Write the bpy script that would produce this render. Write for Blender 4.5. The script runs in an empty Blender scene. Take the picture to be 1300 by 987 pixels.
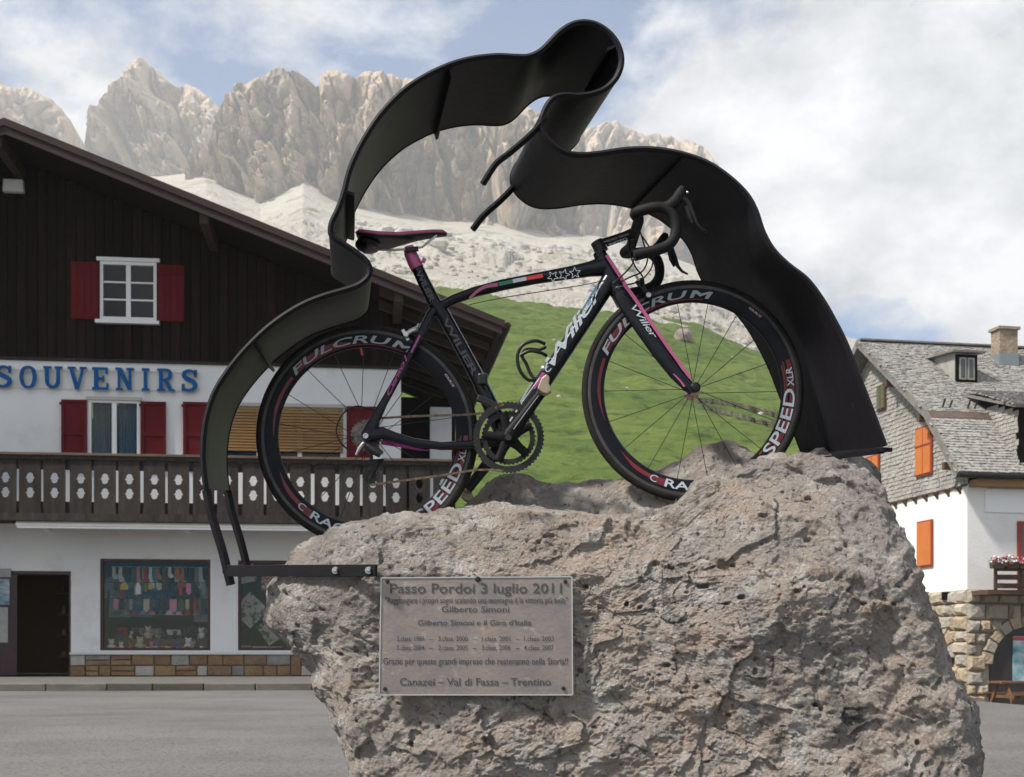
import bpy, bmesh, math, random
import numpy as np
from mathutils import Vector, Matrix
R = math.radians
SC = bpy.context.scene
COL = SC.collection
random.seed(7)

# ------------------------------------------------------------------ camera
F = 1640.0                      # focal length in photo pixels (photo 1300 x 987)
HZ = 830.0                      # horizon line of the photo
EYE = 0.50                      # the photographer crouches
cam_d = bpy.data.cameras.new('camera')
cam = bpy.data.objects.new('camera', cam_d); COL.objects.link(cam)
cam.location = (0, 0, EYE); cam.rotation_euler = (R(90), 0, 0)
cam_d.sensor_width = 36.0
cam_d.lens = 36.0 * F / 1300.0
cam_d.shift_y = (HZ - 493.5) / 1300.0
cam_d.clip_start = 0.05; cam_d.clip_end = 30000
cam_d.dof.use_dof = True; cam_d.dof.focus_distance = 3.85; cam_d.dof.aperture_fstop = 12.0
SC.camera = cam

# ------------------------------------------------------------------ sky and sun
SUN_DIR = Vector((-0.56, -0.32, 0.76)).normalized()      # towards the sun
sun_el = math.asin(SUN_DIR.z)
sun_az = math.atan2(SUN_DIR.x, SUN_DIR.y)
world = bpy.data.worlds.new('World'); SC.world = world; world.use_nodes = True
def build_world():
    nt = world.node_tree; nt.nodes.clear()
    N = nt.nodes.new; Lk = nt.links.new
    out = N('ShaderNodeOutputWorld'); bg = N('ShaderNodeBackground')
    bg.inputs['Strength'].default_value = 0.125
    sky = N('ShaderNodeTexSky'); sky.sky_type = 'NISHITA'; sky.sun_disc = False
    sky.sun_elevation = sun_el; sky.sun_rotation = sun_az
    sky.altitude = 2200; sky.air_density = 1.0; sky.dust_density = 0.6; sky.ozone_density = 1.0
    tc = N('ShaderNodeTexCoord')
    mp = N('ShaderNodeMapping'); mp.inputs['Scale'].default_value = (1.0, 1.0, 1.7)
    mp.inputs['Location'].default_value = (1.07, 2.16, 7.93)
    Lk(tc.outputs['Generated'], mp.inputs['Vector'])
    n1 = N('ShaderNodeTexNoise'); n1.inputs['Scale'].default_value = 3.2; n1.inputs['Detail'].default_value = 9
    n1.inputs['Roughness'].default_value = 0.60; n1.inputs['Distortion'].default_value = 0.15
    Lk(mp.outputs['Vector'], n1.inputs['Vector'])
    ramp = N('ShaderNodeValToRGB')
    ramp.color_ramp.elements[0].position = 0.385; ramp.color_ramp.elements[0].color = (0, 0, 0, 1)
    ramp.color_ramp.elements[1].position = 0.49; ramp.color_ramp.elements[1].color = (1, 1, 1, 1)
    Lk(n1.outputs['Fac'], ramp.inputs['Fac'])
    n2 = N('ShaderNodeTexNoise'); n2.inputs['Scale'].default_value = 6.5; n2.inputs['Detail'].default_value = 8
    n2.inputs['Roughness'].default_value = 0.6
    mp2 = N('ShaderNodeMapping'); mp2.inputs['Location'].default_value = (3.1, 1.7, 0.4); mp2.inputs['Scale'].default_value = (1, 1, 1.5)
    Lk(tc.outputs['Generated'], mp2.inputs['Vector']); Lk(mp2.outputs['Vector'], n2.inputs['Vector'])
    cr = N('ShaderNodeValToRGB')
    cr.color_ramp.elements[0].position = 0.36; cr.color_ramp.elements[0].color = (3.0, 3.15, 3.4, 1)
    cr.color_ramp.elements[1].position = 0.62; cr.color_ramp.elements[1].color = (7.0, 7.05, 7.1, 1)
    Lk(n2.outputs['Fac'], cr.inputs['Fac'])
    mix = N('ShaderNodeMix'); mix.data_type = 'RGBA'
    Lk(ramp.outputs['Color'], mix.inputs['Factor'])
    hs = N('ShaderNodeHueSaturation'); hs.inputs['Saturation'].default_value = 1.85; hs.inputs['Value'].default_value = 0.85
    Lk(sky.outputs['Color'], hs.inputs['Color']); Lk(hs.outputs['Color'], mix.inputs['A']); Lk(cr.outputs['Color'], mix.inputs['B'])
    Lk(mix.outputs['Result'], bg.inputs['Color']); Lk(bg.outputs['Background'], out.inputs['Surface'])
build_world()
sl = bpy.data.lights.new('sun', 'SUN'); sl.energy = 5.0; sl.angle = R(5.0); sl.color = (1.0, 0.93, 0.84)
sun = bpy.data.objects.new('sun', sl); COL.objects.link(sun)
sun.rotation_euler = SUN_DIR.to_track_quat('Z', 'Y').to_euler()
sun.location = (-20, 0, 30)
SC.view_settings.view_transform = 'Standard'; SC.view_settings.look = 'None'
SC.view_settings.gamma = 1.0; SC.view_settings.use_curve_mapping = False
SC.view_settings.exposure = 0.33
SC.render.engine = 'CYCLES'
SC.cycles.use_denoising = True
SC.cycles.max_bounces = 6; SC.cycles.diffuse_bounces = 3; SC.cycles.glossy_bounces = 3
SC.cycles.transmission_bounces = 6; SC.cycles.transparent_max_bounces = 12; SC.cycles.volume_bounces = 2
SC.cycles.use_adaptive_sampling = True; SC.cycles.adaptive_threshold = 0.02

# ------------------------------------------------------------------ helpers
def P(px, py, dep):
    return Vector(((px - 650.0) / F * dep, dep, EYE + (HZ - py) / F * dep))

def lerp(a, b, t): return a + (b - a) * t

def tag(o, label=None, cat=None, group=None, kind=None):
    if label: o['label'] = label
    if cat: o['category'] = cat
    if group: o['group'] = group
    if kind: o['kind'] = kind
    return o

def empty(name, loc=(0, 0, 0), rot=(0, 0, 0), parent=None):
    o = bpy.data.objects.new(name, None); COL.objects.link(o)
    o.location = loc; o.rotation_euler = rot; o.empty_display_size = 0.2
    if parent: o.parent = parent
    return o

def link_mesh(name, me, parent=None):
    o = bpy.data.objects.new(name, me); COL.objects.link(o)
    if parent: o.parent = parent
    return o

class MB:
    def __init__(s): s.v = []; s.f = []
    def add(s, vs, fs):
        k = len(s.v); s.v += [tuple(v) for v in vs]; s.f += [tuple(i + k for i in f) for f in fs]
        return s
    def box(s, x0, x1, y0, y1, z0, z1):
        return s.add([(x0,y0,z0),(x1,y0,z0),(x1,y1,z0),(x0,y1,z0),(x0,y0,z1),(x1,y0,z1),(x1,y1,z1),(x0,y1,z1)],
              [(0,3,2,1),(4,5,6,7),(0,1,5,4),(1,2,6,5),(2,3,7,6),(3,0,4,7)])
    def bar(s, p, q, w, h, up=(0, 0, 1)):
        p = Vector(p); q = Vector(q); d = (q - p).normalized(); up = Vector(up)
        if abs(d.dot(up)) > 0.98: up = Vector((0, 1, 0))
        a = d.cross(up).normalized() * (w / 2); b = a.cross(d).normalized() * (h / 2)
        vs = [p-a-b, p+a-b, p+a+b, p-a+b, q-a-b, q+a-b, q+a+b, q-a+b]
        return s.add(vs, [(0,1,2,3),(7,6,5,4),(0,4,5,1),(1,5,6,2),(2,6,7,3),(3,7,4,0)])
    def tube(s, pts, r, n=10, side=None, cap=True, closed=False):
        pts = [Vector(p) for p in pts]; m = len(pts)
        rs = r if isinstance(r, (list, tuple)) and len(r) == m and not (isinstance(r, tuple)) else [r] * m
        base = len(s.v); prev = None
        for i, p in enumerate(pts):
            if closed: t = (pts[(i+1) % m] - pts[i-1]).normalized()
            else: t = (pts[min(i+1, m-1)] - pts[max(i-1, 0)]).normalized()
            if side is not None:
                b = Vector(side); b = (b - t * b.dot(t)).normalized()
            else:
                if prev is None:
                    b = t.orthogonal().normalized()
                else:
                    b = (prev - t * prev.dot(t)).normalized()
                prev = b
            a = b.cross(t).normalized()
            rr = rs[i]; ra, rb = (rr if isinstance(rr, tuple) else (rr, rr))
            for k in range(n):
                an = 2 * math.pi * k / n
                s.v.append(tuple(p + a * (ra * math.cos(an)) + b * (rb * math.sin(an))))
        for i in range(m if closed else m - 1):
            j = (i + 1) % m
            for k in range(n):
                l = (k + 1) % n
                s.f.append((base+i*n+k, base+i*n+l, base+j*n+l, base+j*n+k))
        if cap and not closed:
            s.f.append(tuple(base + k for k in range(n))[::-1]); s.f.append(tuple(base+(m-1)*n+k for k in range(n)))
        return s
    def lathe(s, prof, c, axis='Y', n=48, closed=True):
        # prof: list of (radius, along axis)
        c = Vector(c); base = len(s.v); m = len(prof)
        for k in range(n):
            an = 2 * math.pi * k / n; ca, sa = math.cos(an), math.sin(an)
            for (r, h) in prof:
                if axis == 'Y': s.v.append((c.x + r*ca, c.y + h, c.z + r*sa))
                elif axis == 'Z': s.v.append((c.x + r*ca, c.y + r*sa, c.z + h))
                else: s.v.append((c.x + h, c.y + r*ca, c.z + r*sa))
        for k in range(n):
            l = (k + 1) % n
            for i in range(m if closed else m - 1):
                j = (i + 1) % m
                s.f.append((base+k*m+i, base+k*m+j, base+l*m+j, base+l*m+i))
        return s
    def prism(s, poly, y0, y1, plane='xz'):
        n = len(poly); base = len(s.v)
        for y in (y0, y1):
            for (a, b) in poly:
                s.v.append((a, y, b) if plane == 'xz' else ((y, a, b) if plane == 'yz' else (a, b, y)))
        s.f.append(tuple(base + i for i in range(n))); s.f.append(tuple(base + n + i for i in range(n))[::-1])
        for i in range(n):
            j = (i + 1) % n; s.f.append((base+i, base+n+i, base+n+j, base+j))
        return s
    def sphere(s, c, r, nu=12, nv=8):
        c = Vector(c); r = r if isinstance(r, (tuple, list)) else (r, r, r); base = len(s.v)
        s.v.append((c.x, c.y, c.z + r[2]))
        for i in range(1, nv):
            th = math.pi * i / nv
            for k in range(nu):
                an = 2*math.pi*k/nu
                s.v.append((c.x + r[0]*math.sin(th)*math.cos(an), c.y + r[1]*math.sin(th)*math.sin(an), c.z + r[2]*math.cos(th)))
        s.v.append((c.x, c.y, c.z - r[2])); last = len(s.v) - 1
        for k in range(nu):
            l = (k+1) % nu
            s.f.append((base, base+1+k, base+1+l)); s.f.append((last, base+1+(nv-2)*nu+l, base+1+(nv-2)*nu+k))
            for i in range(nv-2):
                s.f.append((base+1+i*nu+k, base+1+(i+1)*nu+k, base+1+(i+1)*nu+l, base+1+i*nu+l))
        return s
    def mesh(s, name, mat, smooth=False, ang=35):
        me = bpy.data.meshes.new(name); me.from_pydata(s.v, [], s.f); me.update()
        if smooth:
            me.polygons.foreach_set('use_smooth', [True] * len(me.polygons))
            me.set_sharp_from_angle(angle=R(ang))
        if mat: me.materials.append(mat)
        return me
    def build(s, name, mat, parent=None, smooth=False, ang=35, bevel=0.0, seg=2):
        o = link_mesh(name, s.mesh(name, mat, smooth, ang), parent)
        if bevel:
            m = o.modifiers.new('bevel', 'BEVEL'); m.width = bevel; m.segments = seg; m.limit_method = 'ANGLE'; m.angle_limit = R(40)
        return o

def grid_mesh(name, V, nu, nv, mat, parent=None, wrap_u=False, smooth=True):
    """V: (nv*nu,3) rows of nu points"""
    idx = np.arange(nu * nv).reshape(nv, nu)
    if wrap_u: idx = np.concatenate([idx, idx[:, :1]], 1)
    q = np.stack([idx[:-1, :-1], idx[:-1, 1:], idx[1:, 1:], idx[1:, :-1]], -1).reshape(-1, 4)
    me = bpy.data.meshes.new(name)
    me.vertices.add(len(V)); me.vertices.foreach_set('co', np.asarray(V, dtype=np.float32).ravel())
    me.loops.add(q.size); me.loops.foreach_set('vertex_index', q.ravel().astype(np.int32))
    me.polygons.add(len(q)); me.polygons.foreach_set('loop_start', np.arange(0, q.size, 4, dtype=np.int32))
    me.polygons.foreach_set('loop_total', np.full(len(q), 4, dtype=np.int32))
    me.update(calc_edges=True)
    me.polygons.foreach_set('use_smooth', np.full(len(q), smooth))
    if mat: me.materials.append(mat)
    return link_mesh(name, me, parent)

# numpy noise
def _hash(ix, iy, iz, seed):
    with np.errstate(over='ignore'):
        h = (ix.astype(np.int64) * 374761393 + iy.astype(np.int64) * 668265263 + iz.astype(np.int64) * 2147483647 + seed * 974711) & 0xffffffff
        h = ((h ^ (h >> 13)) * 1274126177) & 0xffffffff
        h = h ^ (h >> 16)
    return (h & 0xffffff) / float(0xffffff)
def vnoise(x, y, z, seed=0):
    x0 = np.floor(x); y0 = np.floor(y); z0 = np.floor(z)
    fx = x - x0; fy = y - y0; fz = z - z0
    fx = fx*fx*fx*(fx*(fx*6-15)+10); fy = fy*fy*fy*(fy*(fy*6-15)+10); fz = fz*fz*fz*(fz*(fz*6-15)+10)
    r = 0
    for a in (0, 1):
        wx = fx if a else 1 - fx
        for b in (0, 1):
            wy = fy if b else 1 - fy
            for c in (0, 1):
                wz = fz if c else 1 - fz
                r = r + _hash(x0 + a, y0 + b, z0 + c, seed) * wx * wy * wz
    return r * 2 - 1
def fbm(x, y, z, oct=5, seed=0, gain=0.5, lac=2.03, ridged=False):
    a = 1.0; s = 0; t = 0
    for i in range(oct):
        n = vnoise(x, y, z, seed + i * 17)
        if ridged: n = 1 - 2 * np.abs(n)
        s = s + a * n; t += a; a *= gain
        x = x * lac + 11.3; y = y * lac + 5.7; z = z * lac + 3.1
    return s / t

def facets(x, y, z, seed=0, tilt=1.0, dims=3):
    """cellular noise: every cell is a flat, randomly raised and tilted face; returns (height, edge distance)"""
    x0 = np.floor(x); y0 = np.floor(y); z0 = np.floor(z)
    f1 = np.full(x.shape, 9.0); f2 = np.full(x.shape, 9.0); h = np.zeros(x.shape)
    for a in (-1, 0, 1):
        for b in ((-1, 0, 1) if dims == 3 else (0,)):
            for c in (-1, 0, 1):
                ix, iy, iz = x0 + a, y0 + b, z0 + c
                r = [_hash(ix, iy, iz, seed + k * 13) for k in range(3)]
                dx = x - ix - r[0]; dy = (y - iy - r[1]) if dims == 3 else 0 * x; dz = z - iz - r[2]
                d = dx * dx + dy * dy + dz * dz
                hh = (r[0] * 7.3 + r[2] * 3.1) % 1 - 0.5 + tilt * (((r[1] * 5.7) % 1 - 0.5) * dx + ((r[2] * 9.1) % 1 - 0.5) * dz + ((r[0] * 4.3) % 1 - 0.5) * dy)
                m = d < f1
                f2 = np.where(m, f1, np.minimum(f2, d)); h = np.where(m, hh, h); f1 = np.where(m, d, f1)
    return h, np.sqrt(f2) - np.sqrt(f1)

def smooth_curve(pts, n, closed=False):
    """Catmull-Rom through 2D points, resampled to n points of even spacing"""
    p = np.array(pts, dtype=float); m = len(p); out = []
    rng = range(m if closed else m - 1)
    for i in rng:
        if closed: a, b, c, d = p[(i-1) % m], p[i], p[(i+1) % m], p[(i+2) % m]
        else: a, b, c, d = p[max(i-1, 0)], p[i], p[i+1], p[min(i+2, m-1)]
        for t in np.linspace(0, 1, 12, endpoint=False):
            out.append(0.5*((2*b) + (c-a)*t + (2*a-5*b+4*c-d)*t*t + (3*b-a-3*c+d)*t**3))
    out.append(p[0] if closed else p[-1]); out = np.array(out)
    L = np.concatenate([[0], np.cumsum(np.hypot(*(out[1:] - out[:-1]).T[:2]) if p.shape[1] == 2 else np.linalg.norm(out[1:]-out[:-1], axis=1))])
    s = np.linspace(0, L[-1], n, endpoint=not closed)
    return np.stack([np.interp(s, L, out[:, k]) for k in range(p.shape[1])], 1)

# ------------------------------------------------------------------ materials
MATS = {}
def M(name, c, c2=None, rough=0.6, metal=0.0, scale=5.0, bump=0.0, bscale=40.0, stretch=(1, 1, 1), rand=0.0,
      coat=0.0, spec=0.5, lo=0.35, hi=0.65, c3=None, s3=None, lo3=0.5, hi3=0.62, rvar=0.0, bdetail=6):
    if name in MATS: return MATS[name]
    m = bpy.data.materials.new(name); m.use_nodes = True; MATS[name] = m
    nt = m.node_tree; N = nt.nodes.new; Lk = nt.links.new
    b = nt.nodes['Principled BSDF']
    c = (*c, 1)
    b.inputs['Base Color'].default_value = c; b.inputs['Roughness'].default_value = rough
    b.inputs['Metallic'].default_value = metal; b.inputs['Coat Weight'].default_value = coat
    b.inputs['Specular IOR Level'].default_value = spec
    tc = N('ShaderNodeTexCoord'); mp = N('ShaderNodeMapping'); mp.inputs['Scale'].default_value = stretch
    Lk(tc.outputs['Object'], mp.inputs['Vector'])
    oi = N('ShaderNodeObjectInfo')
    off = N('ShaderNodeVectorMath'); off.operation = 'MULTIPLY_ADD'
    cmb = N('ShaderNodeCombineXYZ')
    for k in range(3): Lk(oi.outputs['Random'], cmb.inputs[k])
    Lk(cmb.outputs[0], off.inputs[0]); off.inputs[1].default_value = (37, 53, 71); Lk(mp.outputs['Vector'], off.inputs[2])
    vec = off.outputs[0]
    col = None
    if c2 is not None:
        n = N('ShaderNodeTexNoise'); n.inputs['Scale'].default_value = scale; n.inputs['Detail'].default_value = 7; n.inputs['Roughness'].default_value = 0.6
        Lk(vec, n.inputs['Vector'])
        r = N('ShaderNodeMapRange'); r.inputs['From Min'].default_value = lo; r.inputs['From Max'].default_value = hi
        Lk(n.outputs['Fac'], r.inputs['Value'])
        mx = N('ShaderNodeMix'); mx.data_type = 'RGBA'
        Lk(r.outputs['Result'], mx.inputs['Factor']); mx.inputs['A'].default_value = c; mx.inputs['B'].default_value = (*c2, 1)
        col = mx.outputs['Result']
        if rvar:
            rr = N('ShaderNodeMapRange'); rr.inputs['To Min'].default_value = rough - rvar; rr.inputs['To Max'].default_value = rough + rvar
            Lk(n.outputs['Fac'], rr.inputs['Value']); Lk(rr.outputs['Result'], b.inputs['Roughness'])
    if c3 is not None:
        n = N('ShaderNodeTexNoise'); n.inputs['Scale'].default_value = s3 or scale * 4; n.inputs['Detail'].default_value = 8; n.inputs['Roughness'].default_value = 0.65
        Lk(vec, n.inputs['Vector'])
        r = N('ShaderNodeMapRange'); r.inputs['From Min'].default_value = lo3; r.inputs['From Max'].default_value = hi3
        Lk(n.outputs['Fac'], r.inputs['Value'])
        mx = N('ShaderNodeMix'); mx.data_type = 'RGBA'
        Lk(r.outputs['Result'], mx.inputs['Factor'])
        if col: Lk(col, mx.inputs['A'])
        else: mx.inputs['A'].default_value = c
        mx.inputs['B'].default_value = (*c3, 1); col = mx.outputs['Result']
    if rand:
        hs = N('ShaderNodeHueSaturation')
        r = N('ShaderNodeMapRange'); r.inputs['To Min'].default_value = 1 - rand; r.inputs['To Max'].default_value = 1 + rand
        Lk(oi.outputs['Random'], r.inputs['Value']); Lk(r.outputs['Result'], hs.inputs['Value'])
        if col: Lk(col, hs.inputs['Color'])
        else: hs.inputs['Color'].default_value = c
        col = hs.outputs['Color']
    if col: Lk(col, b.inputs['Base Color'])
    if bump:
        n = N('ShaderNodeTexNoise'); n.inputs['Scale'].default_value = bscale; n.inputs['Detail'].default_value = bdetail; n.inputs['Roughness'].default_value = 0.62
        Lk(vec, n.inputs['Vector'])
        bp = N('ShaderNodeBump'); bp.inputs['Strength'].default_value = bump; bp.inputs['Distance'].default_value = 1.0 / bscale
        Lk(n.outputs['Fac'], bp.inputs['Height']); Lk(bp.outputs['Normal'], b.inputs['Normal'])
    return m

def glass_mat(name='window_glass', tint=(0.93, 0.93, 0.93), refl=0.12):
    if name in MATS: return MATS[name]
    m = bpy.data.materials.new(name); m.use_nodes = True; MATS[name] = m
    nt = m.node_tree; nt.nodes.clear(); N = nt.nodes.new; Lk = nt.links.new
    out = N('ShaderNodeOutputMaterial'); t = N('ShaderNodeBsdfTransparent'); t.inputs['Color'].default_value = (*tint, 1)
    g = N('ShaderNodeBsdfGlossy'); g.inputs['Roughness'].default_value = 0.03; g.inputs['Color'].default_value = (0.9, 0.93, 0.95, 1)
    fr = N('ShaderNodeFresnel'); fr.inputs['IOR'].default_value = 1.5
    ad = N('ShaderNodeMath'); ad.operation = 'MULTIPLY_ADD'; ad.inputs[1].default_value = 0.45; ad.inputs[2].default_value = refl * 0.0
    mx = N('ShaderNodeMixShader'); Lk(fr.outputs[0], ad.inputs[0]); Lk(ad.outputs[0], mx.inputs[0]); Lk(t.outputs[0], mx.inputs[1]); Lk(g.outputs[0], mx.inputs[2])
    Lk(mx.outputs[0], out.inputs['Surface'])
    return m

# text -> flat verts/faces in the xy plane (unit: font size), then placed by a mapping
def text_geo(body, size=1.0, bold=0.0, shear=0.0, spacing=1.0, align='CENTER', res=3, xs=1.0):
    cu = bpy.data.curves.new('t', 'FONT'); cu.body = body; cu.size = size; cu.offset = bold * size; cu.shear = shear
    cu.space_character = spacing; cu.align_x = align; cu.resolution_u = res; cu.fill_mode = 'BOTH'
    ob = bpy.data.objects.new('t', cu)
    me = bpy.data.meshes.new_from_object(ob)
    bm = bmesh.new(); bm.from_mesh(me); bmesh.ops.remove_doubles(bm, verts=bm.verts, dist=1e-5 * size)
    vs = [(v.co.x * xs, v.co.y) for v in bm.verts]; fs = [tuple(v.index for v in f.verts) for f in bm.faces]
    bm.free(); bpy.data.objects.remove(ob); bpy.data.curves.remove(cu); bpy.data.meshes.remove(me)
    return vs, fs
def text_obj(name, geo, mapping, mat, parent):
    vs, fs = geo
    mb = MB(); mb.add([mapping(x, y) for x, y in vs], fs)
    return mb.build(name, mat, parent)
# ================================================================== THE SETTING
# ---- ground: one sheet, dropping about a metre towards the stone hut on the right
m_asphalt = M('asphalt', (0.105, 0.103, 0.10), (0.16, 0.157, 0.152), rough=0.9, scale=0.9, bump=0.8, bscale=45, c3=(0.045, 0.045, 0.045), s3=38, lo3=0.52, hi3=0.66)
def ground_z(x, y):
    t = np.clip((x - 4.5) / 4.5, 0, 1); t = t * t * (3 - 2 * t)
    u = np.clip((y - 9) / 12.0, 0, 1); u = u * u * (3 - 2 * u)
    return -0.98 * t * u
def build_ground():
    xs = np.concatenate([[-1000, -600, -200, -80], np.linspace(-45, 60, 106), [90, 200, 600, 1050]])
    ys = np.concatenate([[-70, -30], np.linspace(-10, 70, 81), [120, 300, 900, 2250]])
    X, Y = np.meshgrid(xs, ys); Z = ground_z(X, Y)
    o = grid_mesh('ground', np.stack([X, Y, Z], -1).reshape(-1, 3), len(xs), len(ys), m_asphalt)
    tag(o, 'grey asphalt square in front of the souvenir house', 'ground', kind='structure')
build_ground()

# ---- meadow
m_grass = M('meadow_grass', (0.066, 0.110, 0.023), (0.125, 0.168, 0.040), rough=0.95, scale=0.16, bump=1.0, bscale=0.8, stretch=(0.45, 1, 1), c3=(0.032, 0.054, 0.016), s3=0.7, lo3=0.54, hi3=0.70, spec=0.1)
crest_px = [(200, 352), (430, 352), (540, 357), (620, 362), (700, 373), (790, 390), (880, 419), (950, 448), (1000, 470), (1040, 500), (1100, 540), (1300, 600)]
cpx, cpy = np.array(crest_px, float).T
MD = 300.0
def meadow_h(x, y):
    px = 650 + x / np.maximum(y, 1) * F
    pxc = 650 + x / MD * F
    zc = (HZ - np.interp(pxc, cpx, cpy)) / F * MD
    t = np.clip((y - 46) / (MD - 46), 0, 1.2)
    z = np.where(t <= 1, zc * t ** 1.18, zc * (1 - (t - 1) * 1.2))
    n = fbm(x / 45, y / 45, x * 0, 3, 3) * 3.2 + fbm(x / 14, y / 9, x * 0, 3, 8) * 1.1 + fbm(x / 4.0, y / 2.4, x * 0, 3, 21) * 0.55
    n = n + (fbm(x / 1.7, y / 1.3, x * 0, 3, 33, gain=0.6) * 0.42 + np.clip(fbm(x / 6, y / 5, x * 0, 3, 37) - 0.1, 0, 1) * 1.2) / (0.35 + 0.65 * t)
    return z + n * np.clip(t * 6, 0, 1) * (0.35 + 0.65 * t) - np.clip(46 - y, 0, 10) * 0.45
def build_meadow():
    xs = np.concatenate([np.linspace(-170, -60, 60, endpoint=False), np.linspace(-60, 110, 470), np.linspace(113, 270, 80)]); ys = np.linspace(40, 340, 430)
    X, Y = np.meshgrid(xs, ys); Z = meadow_h(X, Y) + EYE
    o = grid_mesh('meadow', np.stack([X, Y, Z], -1).reshape(-1, 3), len(xs), len(ys), m_grass)
    tag(o, 'green alpine meadow rising behind the rock', 'meadow', kind='structure')
build_meadow()

# ---- pale scree and rock slope between meadow and cliffs
def scree_mat():
    m = M('scree', (0.42, 0.40, 0.36), (0.50, 0.47, 0.42), rough=0.95, scale=0.05, bump=1.0, bscale=0.25, c3=(0.22, 0.22, 0.12), s3=0.035, lo3=0.55, hi3=0.64, spec=0.1)
    return m
m_scree = scree_mat()
base_px = [(0, 215), (200, 225), (262, 218), (300, 236), (330, 246), (385, 224), (430, 252), (480, 265), (560, 280), (640, 284), (700, 296), (760, 300), (830, 318), (900, 345), (980, 385), (1080, 430), (1300, 470)]
bpx, bpy_ = np.array(base_px, float).T
SD0, SD1 = 300.0, 1200.0
def scree_h(px, d):
    t = np.clip((d - SD0) / (SD1 - SD0), 0, 1)
    e0 = (HZ - np.interp(px, cpx, cpy) + 1) / F; e1 = (HZ - np.interp(px, bpx, bpy_)) / F
    e = e0 + (e1 - e0) * t ** 0.85
    x = (px - 650) / F * d
    z = e * d
    n = fbm(x / 70, d / 70, x * 0, 5, 31, ridged=True, gain=0.55) * 11 + fbm(x / 16, d / 16, x * 0, 4, 41) * 3.5
    fh, fe = facets(x / 26, x * 0, d / 26, 77, 1.4, 2); n = n * 0.8 + fh * 5.0
    return x, z + n * np.clip(t * 5, 0.1, 1) * np.clip((1 - t) * 1.6 - 0.15, 0.04, 1)
def build_scree():
    pxs = np.linspace(120, 1180, 560); ds = np.concatenate([[SD0 - 60, SD0 - 30], np.linspace(SD0 - 8, SD1 + 60, 330)])
    PX, D_ = np.meshgrid(pxs, ds); X, Z = scree_h(PX, D_); Z = Z - np.clip(SD0 - 8 - D_, 0, 60) * 0.9
    o = grid_mesh('scree_slope', np.stack([X, D_, Z + EYE], -1).reshape(-1, 3), len(pxs), len(ds), m_scree)
    tag(o, 'pale scree and boulder slope under the cliffs', 'scree slope', kind='structure')
    # loose boulders, one mass
    rng = random.Random(4); mb = MB()
    NB = 1500; bp_ = np.array([rng.uniform(420, 1010) for i in range(NB)]); bd_ = np.array([rng.uniform(310, 900) for i in range(NB)]); bx_, bz_ = scree_h(bp_, bd_)
    for i in range(NB):
        d = float(bd_[i]); s = rng.uniform(0.5, 1.6) * (d / 500) * (1 if rng.random() < 0.93 else 2.2)
        c = Vector((float(bx_[i]), d, float(bz_[i]) + EYE + s * 0.15)); k = len(mb.v)
        MB.sphere(mb, (0, 0, 0), s, 7, 5)
        for q in range(k, len(mb.v)):
            v = Vector(mb.v[q]); j = 0.65 + 0.7 * ((math.sin(v.x * 12.9 + v.y * 78.2 + v.z * 37.7 + i) * 43758.5) % 1)
            mb.v[q] = tuple(c + Vector((v.x * j * 1.2, v.y * j, v.z * j * 0.8)))
    o = mb.build('scree_boulders', M('boulder_pale', (0.34, 0.32, 0.30), (0.42, 0.40, 0.36), rough=0.95, scale=0.3, spec=0.1))
    tag(o, 'loose boulders strewn over the scree slope', 'boulders', kind='stuff')
build_scree()

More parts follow.
